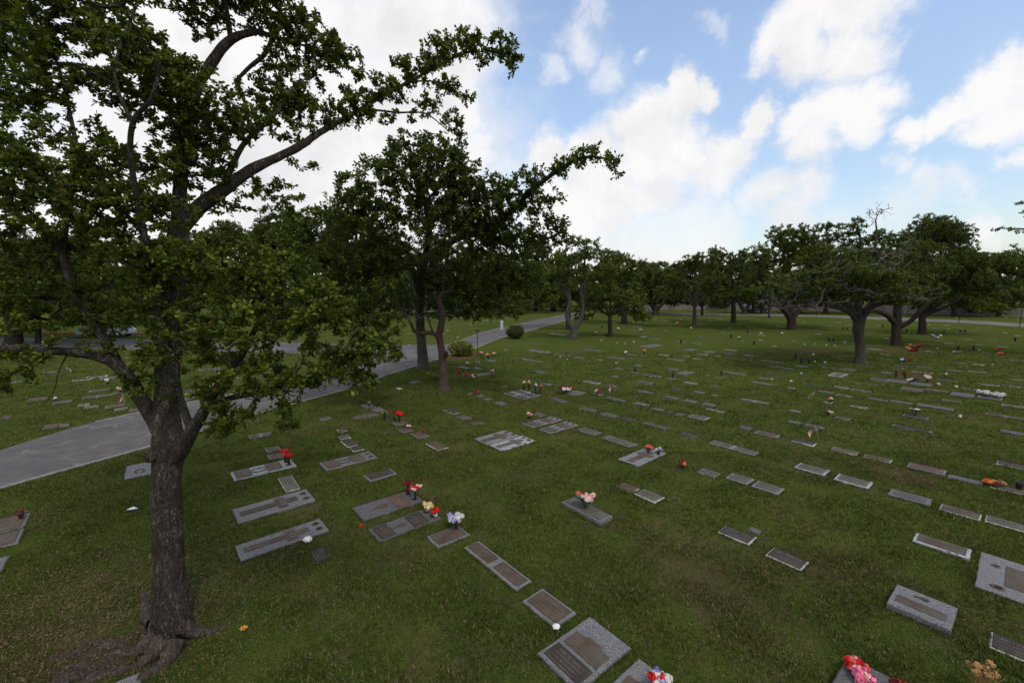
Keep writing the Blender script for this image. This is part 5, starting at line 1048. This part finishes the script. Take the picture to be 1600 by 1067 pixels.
def bloom(parent, c, r, mat, seed, lily=False):
    rng = np.random.default_rng(seed); m = MB()
    if lily:
        for k in range(7):
            a = k * .9 + rng.uniform(-.2, .2); d = np.array([math.cos(a), math.sin(a), .5]); w = np.array([-math.sin(a), math.cos(a), 0]); c0 = np.array(c)
            m.add([c0, c0 + d * r * .6 + w * r * .24, c0 + d * r * 1.25 - np.array([0, 0, r * .2]), c0 + d * r * .6 - w * r * .24], [(0, 1, 2, 3)])
    else:
        V, F = petals(c, r, 46, rng); m.add(V, F.tolist())
        m.lathe((c[0], c[1], c[2]), [(0, -r * .55), (r * .5, -r * .2), (r * .58, r * .2), (0, r * .6)], 8)
    return m.build('bloom', mat, parent)
def vase(label, px, py, blooms, h=.22, vr=.05, vmat='vase_black', z=.06, stem=.10, r=.07, lily=False, green=True, cat='vase of flowers', name='flower_vase', spreadr=.09, zrot=0):
    if 1 < len(blooms) < 8 and r > .05 and not lily and G(px, py)[1] < 22: blooms = blooms * 2; r *= .72; spreadr *= 1.1
    g = G(px, py, z); t = thing(name, label, cat, g); sd = int(px * 13 + py * 7); rr = random.Random(sd); rng = np.random.default_rng(sd)
    if h > 0:
        m = MB(); m.lathe((0, 0, 0), [(0, 0), (vr * .75, 0), (vr * .7, h * .1), (vr * .85, h * .6), (vr * 1.1, h), (vr * .9, h * .99), (vr * .7, h * .9), (0, h * .88)], 14); m.build('vase', vmat, t)
    n = len(blooms); pts = []
    for i, b in enumerate(blooms):
        a = i * 2.4 + rr.uniform(-.3, .3); q = spreadr * math.sqrt((i + .3) / n) if n > 1 else 0; pts.append((q * math.cos(a), q * math.sin(a) * .8, h + (stem * rr.uniform(.35, 1.15) if n > 6 else stem + rr.uniform(-.03, .04))))
    if green and blooms:
        m = MB()
        for p in pts: m.tube([(0, 0, h * .7), (p[0] * .5, p[1] * .5, h + stem * .4), p], .004, 4)
        k = max(8, 6 * n); P0 = np.array([pts[i % n] for i in range(k)]) * np.array([.9, .9, 1]) - np.array([0, 0, .04]); D = rng.normal(0, 1, (k, 3)); D[:, 2] *= .4; D /= np.linalg.norm(D, axis=1)[:, None]
        v, f, _, _ = leafset(P0, D, 2, r * 1.1, .4, rng, back=.03); m.add(v, f.tolist()); m.build('greenery', 'greenery', t)
    for i, b in enumerate(blooms): bloom(t, pts[i], r * rr.uniform(.8, 1.15), b, sd + i, lily)
    return t
vase('left of two black vases of red flowers on the white marble slab', 446, 720, ['red'] * 3, .17, .045, stem=.09, r=.075)
vase('right of two black vases of red flowers on the white marble slab', 451.5, 725.5, ['red'] * 3, .17, .045, stem=.08, r=.07)
vase('brown vase with withered dark red flowers on the copper rose slab', 638, 770, ['maroon', 'maroon', 'maroon'], .14, .05, 'vase_red', .04, .10, .06)
vase('slim vase with red and pale pink roses on the copper rose slab', 649, 779, ['red', 'red', 'palepink', 'palepink', 'red'], .20, .03, 'vase_black', .04, .10, .06, spreadr=.12)
vase('yellow flowers above a white bow on the dark slab', 668, 797, ['yellow'] * 4 + ['white', 'white'], .05, .06, 'paper', .04, .10, .06, spreadr=.10)
vase('red flowers with a pale bow on the corner of the dark slab', 680, 805, ['red'] * 4, .05, .06, 'paper', .04, .08, .055, spreadr=.08)
vase('dark red vase of white and lilac-blue hydrangeas', 712.8, 826, ['white', 'blue', 'white', 'blue', 'white', 'white'], .16, .042, 'vase_red', .04, .12, .085, spreadr=.14)
vase('coral rose bouquet on the pale cross slab', 1013, 706, ['rose'] * 5, .05, .05, 'vase_black', .06, .13, .06, spreadr=.09)
vase('small white and grey-blue bouquet beside the coral roses', 1029, 709, ['white', 'white', 'blue'], .05, .05, 'vase_black', .06, .08, .055, spreadr=.08)
vase('wide pink bouquet with teal ribbon on the thick round-edged marker', 914, 796, ['palepink', 'rose', 'palepink', 'teal', 'rose', 'palepink', 'teal', 'palepink', 'white', 'rose', 'palepink', 'rose', 'teal', 'palepink', 'rose', 'white'], .04, .05, 'vase_black', .08, .30, .055, spreadr=.19)
vase('bright red bloom in a slim black vase on the diagonal row', 624.5, 659, ['red', 'red', 'red'], .17, .03, stem=.12, r=.10, spreadr=.08)
vase('withered dark red spray just left of the bright red bloom', 616, 655, ['maroon', 'maroon'], .10, .04, stem=.2, r=.07)
vase('dark vase with brownish greenery at the left of the red bloom', 601, 655, ['greenery', 'dry'], .16, .05, stem=.1, r=.07)
vase('low dried flowers on the reddish marker below the red bloom', 637, 668, ['dry', 'maroon', 'white'], 0, 0, stem=.06, r=.07, spreadr=.12)
vase('small withered posy on the reddish marker ending the diagonal row', 661, 676, ['maroon', 'dry'], 0, 0, stem=.05, r=.06)
vase('brown fern-like spray at the top of the diagonal row', 576.5, 634, ['dry', 'copper'], .05, .04, stem=.08, r=.08)
for (x, y, cl, w) in ((818.7, 609, ['palepink', 'white'], 'pale pink, first from the left'), (826.5, 609, ['yellow', 'white'], 'yellow, second from the left'), (837, 613.5, ['white', 'blue'], 'lilac-white, third from the left'), (844.5, 614.5, ['orange', 'rose'], 'orange, fourth from the left')):
    vase('tall black vase topped %s of four' % w, x, y, cl, .30, .045, stem=.07, r=.08, spreadr=.03)
vase('big dark red and white arrangement on a grey slab', 885, 613, ['maroon', 'red', 'white', 'maroon', 'maroon', 'palepink', 'maroon', 'white', 'maroon', 'maroon'], .05, .06, stem=.16, r=.09, spreadr=.30)
vase('small red and white posy right of the dark red arrangement', 933, 616, ['maroon', 'white', 'maroon'], .05, .05, stem=.08, r=.09)
vase('empty black flared vase left of the pale square slab', 992, 581.5, [], .32, .065, cat='vase', name='cemetery_vase')
vase('empty straight black vase below the pale square slab', 1051, 590, [], .30, .055, cat='vase', name='cemetery_vase')
vase('empty straight black vase right of the pale square slab', 1127, 587, [], .30, .055, cat='vase', name='cemetery_vase')
vase('brown vase with open white lily alone on the right slope', 1430, 649, ['white', 'palepink'], .19, .05, 'vase_red', .04, .05, .13, True)
vase('left of two dark red vases with faded heads', 1400, 589, ['maroon'] * 2, .24, .07, 'vase_red', stem=.05, r=.09, spreadr=.03)
vase('right of two dark red vases with faded heads', 1414, 591, ['maroon'] * 2, .24, .07, 'vase_red', stem=.05, r=.09, spreadr=.03)
vase('coral and white flowers on a thin stem vase', 1448.5, 597, ['rose', 'palepink', 'white'], .18, .035, stem=.08, r=.12, spreadr=.10)
vase('fallen bunch lying between the dark red vases and the coral flowers', 1424, 595, ['palepink', 'white', 'flag_blue'], 0, 0, stem=.05, r=.08, spreadr=.2)
vase('left white bouquet of two on the large slab', 1539, 617, ['white'] * 5, .05, .05, stem=.07, r=.12, spreadr=.20)
vase('right white bouquet of two on the large slab', 1561, 620, ['white'] * 5, .05, .05, stem=.07, r=.12, spreadr=.20)
vase('heap of dead orange-brown flowers near the right edge', 1555, 756, ['dry', 'orange', 'maroon', 'dry', 'orange'], 0, 0, stem=.05, r=.08, spreadr=.2)
vase('black open pot at the right edge by the dead orange flowers', 1592, 763, [], .18, .075, cat='pot', name='plant_pot')
vase('small red pot with a few withered stems at the far left', 33, 809, ['maroon'], .14, .055, 'vase_red', stem=.02, r=.05)
vase('red flower with pale lilies on the smooth slab at the bottom edge', 1030, 1071, ['red', 'white', 'blue', 'white'], .05, .04, stem=.06, r=.075, spreadr=.11)
vase('red and pale carnations, upper of the two bunches on the dark slab', 1338, 1046, ['red', 'rose', 'red', 'palepink'], .02, .03, z=.12, stem=.07, r=.075, spreadr=.11)
vase('large pink carnation in front of the red one', 1347, 1062, ['pink', 'pink', 'palepink', 'pink'], .02, .03, z=.12, stem=.06, r=.085, spreadr=.08)
vase('deep red carnation cut by the bottom edge', 1405, 1080, ['red', 'maroon', 'red'], .02, .03, z=.12, stem=.06, r=.075, spreadr=.07)
far_fl = [(1406,565,['white','greenery','white'],'white and green bunch, left of three beyond the grey slabs'),(1412.5,565,['purple','white','purple'],'purple bunch, middle of three beyond the grey slabs'),(1422.6,565,['maroon','red'],'red bunch, right of three beyond the grey slabs'),
  (1561,548,['maroon','red'],'dark red bunch just above the orange one at right'),(1563,555,['orange','rose','orange'],'orange bunch at right below the dark red one'),(752,559,['palepink','rose'],'pink-topped black vase right of the variegated bush'),(763,562,['orange','palepink'],'orange-topped black vase right of the pink one'),
  (730,570,['white'],'white posy below the variegated bush'),(771.5,555,['white','yellow'],'cream posy right of the path light'),(716,584,['maroon','red'],'dull red posy on the grass right of the red-brown trunk'),(727.5,588,['red','rose','maroon'],'red posy second right of the red-brown trunk'),
  (741,591,['maroon','white','white'],'red and white posy third right of the red-brown trunk'),(769,583,['orange','rose','white'],'orange posy at the end of a grey slab'),(746,616,['red','greenery'],'red blooms with leaves above the row of small markers'),(827.5,653,['rose','white'],'tiny coral posy above the parallel wreath slabs'),
  (1006,555,['yellow','orange'],'yellow bunch on a black vase in the far lawn'),(976.5,553,['maroon','red','white'],'dark red bunch left of the yellow one'),(1058,506,['maroon','white','rose','white'],'mixed red and white bunches near the slim grey trunk'),(1079,514,['rose','maroon','white'],'reddish bunch at the foot of the slim grey trunk'),
  (1190,523,['white','white'],'white bunch alone left of the low-forked tree'),(1155.5,529,['dry','white'],'cream bunch between slim trunks and the low-forked tree'),(1221.5,523,['white'],'small white bunch at the foot of the low-forked tree'),(966,518,['white','white'],'white-topped black vase right of the small skirted tree'),
  (1001,520,['white','white'],'white-topped black vase, second right of the small skirted tree'),(930.5,524,['white'],'white-topped vase left of the small skirted tree'),(1458,526,['white','blue'],'white bunch, left of three under the dark tree'),(1464,529,['white','blue'],'white bunch, middle of three under the dark tree'),(1469.5,526,['white'],'white bunch, right of three under the dark tree'),
  (1294,648,['flag_white','flag_red','flag_white'],'low red and white rosette on a grey marker'),(1297,628,['palepink','dry'],'pale pink posy on a thin marker beyond the upright flag'),(168,599,['white','white'],'round white ball of flowers on the left lawn'),(188,612,['white','white','dry'],'white bouquet with dark stems on the left lawn'),
  (87,627,['white'],'small white posy on the left lawn'),(324,606,['red','white'],'red and white bunch behind the near bough, left of two'),(331,606,['white','red'],'white and red bunch behind the near bough, right of two'),(1067,730,['orange','maroon'],'orange-red flowers right of the cross slab')]
for (x, y, cl, lab) in far_fl:
    Y = G(x, y)[1]; bk = 'black vase' in lab or 'topped' in lab
    vase(lab, x, y, cl, .26 if bk else .05, .05, stem=.08, r=min(.12, .058 + Y * .001), spreadr=.12, z=.04)
for (dx, dy, w) in ((-9, 1, 'leftmost'), (-3, -2, 'third from left'), (4, -1, 'fifth from left'), (10, -3, 'rightmost'), (0, 4, 'fourth from left'), (-5, 4, 'second from left')):
    vase('orange bunch, %s of six heaped behind the gnarled tree' % w, 1428 + dx, 545 + dy, ['orange', 'dry', 'maroon', 'orange'], 0, 0, stem=.12, r=.13, spreadr=.25, z=0).__setitem__('group', 'orange bunches heaped behind the gnarled tree')
POS = ((1257, 538), (1273, 538.5), (1291, 540), (1304, 541), (1271, 555), (1320, 536), (1273, 566), (1289, 567), (1490, 550), (1530, 548), (1465, 545), (1551, 570), (1466, 601), (1494, 605), (1500, 652), (1478, 586), (1420, 520), (1452, 508), (1482, 515), (1340, 503), (1323, 510), (1297, 510), (1286, 507), (1200, 499), (1120, 497), (1108, 497), (1096, 508), (1040, 517), (990, 504), (1070, 495), (770, 503), (735, 508), (700, 517), (715, 528), (640, 540), (850, 497), (990, 535), (1350, 512), (1590, 500), (1495, 497), (1572, 496), (1528, 513), (1236, 597), (1252, 585))
for (x, y), lab in zip(POS, point_labels('tiny far-off pale posy', POS)):
    vase(lab, x, y, ['white'], 0, 0, stem=.03, r=.065, z=.02, green=False, name='posy', cat='flowers').__setitem__('group', 'tiny pale posies far off')
VAS = ((941, 513), (947, 526), (1168, 520), (1142, 528), (1178, 539), (1243, 560), (1252, 567), (1264, 568), (1497, 547), (1521, 547), (1586, 533), (1317, 516), (1324, 515), (1475, 521), (1500, 520), (1508, 520), (1417, 519), (1064, 536), (1379, 511), (1296, 533), (1302, 533))
for (x, y), lab in zip(VAS, point_labels('small far-off empty dark vase', VAS)):
    vase(lab, x, y, [], .34, .09, z=.02, name='cemetery_vase', cat='vase').__setitem__('group', 'small dark vases far off')

def flag(label, px, py, h=.42, lean=(0, 0), w=.26, dirn=1, droop=.3):
    g = G(px, py); t = thing('small_flag', label, 'flag', g); top = np.array([lean[0] * h, lean[1] * h, h])
    m = MB(); m.tube([(0, 0, -.02), tuple(top)], .006, 5); m.lathe(tuple(top), [(0, 0), (.012, .01), (0, .03)], 6); m.build('stick', 'stick', t)
    nx, ny = 16, 13; fh = w * .66; V = []
    ax = top / np.linalg.norm(top)
    for j in range(ny + 1):
        for i in range(nx + 1):
            u = i / nx; q = top - ax * (.01 + fh * j / ny) + np.array([dirn * w * u * .8, -.05 * math.sin(u * 5 + j * .15), -droop * w * u * u]); V.append(q)
    mi = [];F = []
    for j in range(ny):
        for i in range(nx):
            F.append((j * (nx + 1) + i, j * (nx + 1) + i + 1, (j + 1) * (nx + 1) + i + 1, (j + 1) * (nx + 1) + i))
            mi.append(2 if (i < 7 and j < 7) and not (i % 2 == 1 and j % 2 == 1) else (1 if (i < 7 and j < 7) or j % 2 else 0))
    me = bpy.data.meshes.new('cloth'); me.from_pydata([tuple(v) for v in V], [], F)
    for k in ('flag_red', 'flag_white', 'flag_blue'): me.materials.append(M[k])
    me.polygons.foreach_set('material_index', mi); me.update(); link('cloth', me, t)
for (lab, x, y, h, ln, dr, dp) in (('small striped flag leaning over beside the dark white-rimmed plaque', 1279, 684, .42, (-.35, 0), -1, 1.0), ('small flag standing above the thin markers near the large dark slab', 1266, 626, .46, (.35, 0), -1, 1.0), ('drooping small flag above the marker row at left of centre', 962, 613, .44, (-.3, 0), -1, 1.1),
    ('upright small flag on a white stick left of the black flared vase', 967, 576, .52, (0, 0), -1, .25), ('small flag on a yellow stick right of the variegated bush', 750, 573, .46, (-.1, 0), -1, .3), ('small flag at the end of the pale row near the road', 879.5, 561, .40, (0, 0), -1, .7), ('small flag just left of the small skirted tree foot', 942, 534, .42, (0, 0), -1, .9),
    ('small flag right of the small skirted tree foot, first of two', 967, 538, .42, (0, 0), -1, .9), ('small flag right of the small skirted tree foot, second of two', 979, 539, .42, (0, 0), -1, 1.2), ('small flag beyond the marker row near the road, farthest left of three', 793, 551, .36, (0, 0), -1, .3),
    ('small flag on the left lawn nearest the left edge', 50, 598, .44, (0, 0), 1, 1.), ('small flag on the left lawn, second from the left edge', 105, 582, .40, (0, 0), 1, 1.), ('small striped flag standing by the road left of the great trunk', 195, 632, .46, (0, 0), -1, .8), ('small flag behind the near bough', 337, 586, .42, (0, 0), 1, .9)):
    flag(lab, x, y, h, ln, .26, dr, dp)

def litter():
    def crumple(name, label, px, py, s, z, seed, mat='paper', cat='litter'):
        rng = np.random.default_rng(seed); m = MB(); n, k = 12, 7; V = []
        for j in range(k):
            for i in range(n):
                a = 2 * math.pi * i / n; ph = math.pi * j / (k - 1); r = s * (1 + rng.uniform(-.22, .22)); V.append((r * math.sin(ph) * math.cos(a), r * .8 * math.sin(ph) * math.sin(a), s * .62 + r * .62 * math.cos(ph)))
        m.add(V, [(j * n + i, (j + 1) * n + i, (j + 1) * n + (i + 1) % n, j * n + (i + 1) % n) for j in range(k - 1) for i in range(n)]); o = m.build(name, mat, None, G(px, py, z)); tag(o, label, cat)
    crumple('plastic_bag', 'crumpled white plastic bag against the nearer cross slab', 481, 846, .085, .05, 3, cat='bag')
    crumple('crumpled_cloth', 'crumpled white cloth at the corner of a granite marker', 869, 982, .055, .02, 5, cat='cloth')
    m = MB(); m.add([(-.1, -.03, .01), (.02, -.06, .03), (.12, .03, .015), (0, .05, .05), (-.08, .04, .02)], [(0, 1, 3, 4), (1, 2, 3)]); tag(m.build('paper_scrap', 'paper', None, G(206, 796, .02)), 'scrap of white paper on the grass left of the great trunk', 'litter')
    t = thing('fallen_blossom', 'single orange blossom lying on the grass right of the roots', 'flower', G(381, 985, .02)); bloom(t, (0, 0, .03), .05, 'yellow', 9, True); bloom(t, (0, 0, .035), .03, 'orange', 10)
    t = thing('fallen_petals', 'red petals lying on the grass left of the dark slabs', 'petals', G(564, 822, .02)); bloom(t, (0, 0, .01), .035, 'red', 11)
    # dried flowers standing at the bottom right corner
    t = thing('dried_bouquet', 'tall bundle of straw-coloured dried flowers at the bottom right', 'dried flowers', G(1535, 1092, 0)); m = MB(); rr = random.Random(8)
    for k in range(46):
        a = rr.uniform(0, 6.28); s = rr.uniform(.05, .2); h = rr.uniform(.25, .42); m.tube([(0, 0, 0), (s * .3 * math.cos(a), s * .3 * math.sin(a), h * .5), (s * math.cos(a), s * math.sin(a), h)], .003, 4)
    m.build('stems', 'dry', t)
    for k in range(9): a = k * 2.4; s = .03 + .015 * k; bloom(t, (s * math.cos(a) - .05, s * math.sin(a), .40 + rr.uniform(-.06, .05)), .045, 'dry', 40 + k)
litter()

# ------------------------------------------------------------------ grass and fallen leaves
def in_rects(X, Y, mg):
    bad = np.zeros(len(X), bool)
    for (cx, cy, a, Lm, W) in RECTS:
        if cy > 45: continue
        dx = X - cx; dy = Y - cy; u = dx * math.cos(a) + dy * math.sin(a); v = -dx * math.sin(a) + dy * math.cos(a); bad |= (np.abs(u) < Lm / 2 + mg) & (np.abs(v) < W / 2 + mg)
    return bad
def road_mask(X, Y):
    poly = np.concatenate([rA, rB[::-1]])[:, :2]; n = len(poly); inside = np.zeros(len(X), bool); j = n - 1
    for i in range(n):
        xi, yi = poly[i]; xj, yj = poly[j]; c = ((yi > Y) != (yj > Y)) & (X < (xj - xi) * (Y - yi) / (yj - yi + 1e-12) + xi); inside ^= c; j = i
    return inside
def grass():
    rng = np.random.default_rng(3); XY = []; H = []
    for (y0, y1, dens, hh) in ((3.6, 8, 850, 1.), (8, 13, 440, 1.1), (13, 22, 130, 1.3), (22, 34, 34, 1.6)):
        w = 1.38; n = int(w * (y1 * y1 - y0 * y0) * dens); Y = np.sqrt(rng.uniform(y0 * y0, y1 * y1, n)); X = rng.uniform(-w, w, n) * Y
        XY.append(np.stack([X, Y], 1)); H.append(np.full(n, hh))
    XY = np.concatenate(XY); H = np.concatenate(H)
    cl = np.array([mnoise.noise(Vector((x * 1.3, y * 1.3, 0))) for x, y in XY[::1]])
    keep = ~in_rects(XY[:, 0], XY[:, 1], -.012) & ~road_mask(XY[:, 0], XY[:, 1]); b0 = G(264, 985)
    keep &= ~(np.hypot(XY[:, 0] - b0[0], XY[:, 1] - b0[1]) < .36)
    XY = XY[keep]; H = H[keep]; cl = cl[keep]; k = 4; n = len(XY)
    B = np.repeat(XY, k, 0) + rng.normal(0, .018, (n * k, 2)) * np.repeat(H, k)[:, None]; N = n * k; hh = np.repeat(H * (1 + .5 * cl), k)
    h = rng.uniform(.018, .05, N) * hh * (1 + .25 * hh); w = rng.uniform(.003, .0075, N) * hh ** 1.6; a = rng.uniform(0, 6.283, N); ln = rng.uniform(.2, 1.3, N) * h; b = rng.uniform(0, 6.283, N)
    # uncut fringe along the marker edges
    EB = []; er = random.Random(9)
    for (cx, cy, an, Lm, W) in RECTS:
        if cy > 22: continue
        for _ in range(int((Lm + W) * 2 * 260)):
            if er.random() < Lm / (Lm + W): u, v = er.uniform(-Lm / 2, Lm / 2), er.choice((-1, 1)) * (W / 2 + abs(er.gauss(0, .02)))
            else: u, v = er.choice((-1, 1)) * (Lm / 2 + abs(er.gauss(0, .02))), er.uniform(-W / 2, W / 2)
            x = cx + u * math.cos(an) - v * math.sin(an); y = cy + u * math.sin(an) + v * math.cos(an)
            if mnoise.noise(Vector((x * 3, y * 3, 5))) > -.22: EB.append((x, y))
    EB = np.array(EB); n2 = len(EB); N += n2; B = np.concatenate([B, EB])
    h = np.concatenate([h, rng.uniform(.03, .075, n2)]); w = np.concatenate([w, rng.uniform(.003, .006, n2)]); a = rng.uniform(0, 6.283, N); b = rng.uniform(0, 6.283, N); ln = np.concatenate([ln, rng.uniform(.3, 1.2, n2) * .045])
    p = np.stack([B[:, 0], B[:, 1], np.full(N, -.003)], 1); s = np.stack([np.cos(a) * w, np.sin(a) * w, np.zeros(N)], 1); tp = p + np.stack([np.cos(b) * ln, np.sin(b) * ln, h], 1)
    V = np.stack([p - s, p + s, tp], 1).reshape(-1, 3); F = (np.arange(N) * 3)[:, None] + np.array([[0, 1, 2]])
    o = link('grass', mesh_np('grass', V, [(F, 0)], ['blade'], {'tone': rng.uniform(0, 1, N)})); tag(o, 'short mown grass of the lawn', 'grass', kind='stuff')
    print('grass blades', N)
    # fallen leaves
    n = 11000; c = G(240, 960); X = np.concatenate([rng.normal(c[0] - .8, 1.5, n // 2), rng.uniform(-14, 15, n // 2)]); Y = np.concatenate([rng.normal(c[1] + .2, 1.2, n // 2), rng.uniform(4.5, 20, n // 2)])
    k = ~in_rects(X, Y, .0) & ~road_mask(X, Y); X = X[k]; Y = Y[k]; n = len(X); a = rng.uniform(0, 6.28, n); L_ = rng.uniform(.010, .028, n)
    d = np.stack([np.cos(a), np.sin(a), rng.uniform(-.3, .5, n)], 1) * L_[:, None]; s = np.stack([-np.sin(a), np.cos(a), rng.uniform(-.3, .3, n)], 1) * (L_ * .45)[:, None]; p = np.stack([X, Y, rng.uniform(.012, .035, n)], 1)
    V = np.stack([p - d, p - s, p + d, p + s], 1).reshape(-1, 3); o = link('fallen_leaves', mesh_np('fallen_leaves', V, [((np.arange(n) * 4)[:, None] + np.array([[0, 1, 2, 3]]), 0)], ['litter'])); tag(o, 'dry leaves scattered over the grass', 'leaves', kind='stuff')
grass()
print('faces', sum(len(o.data.polygons) for o in bpy.data.objects if o.type == 'MESH'))
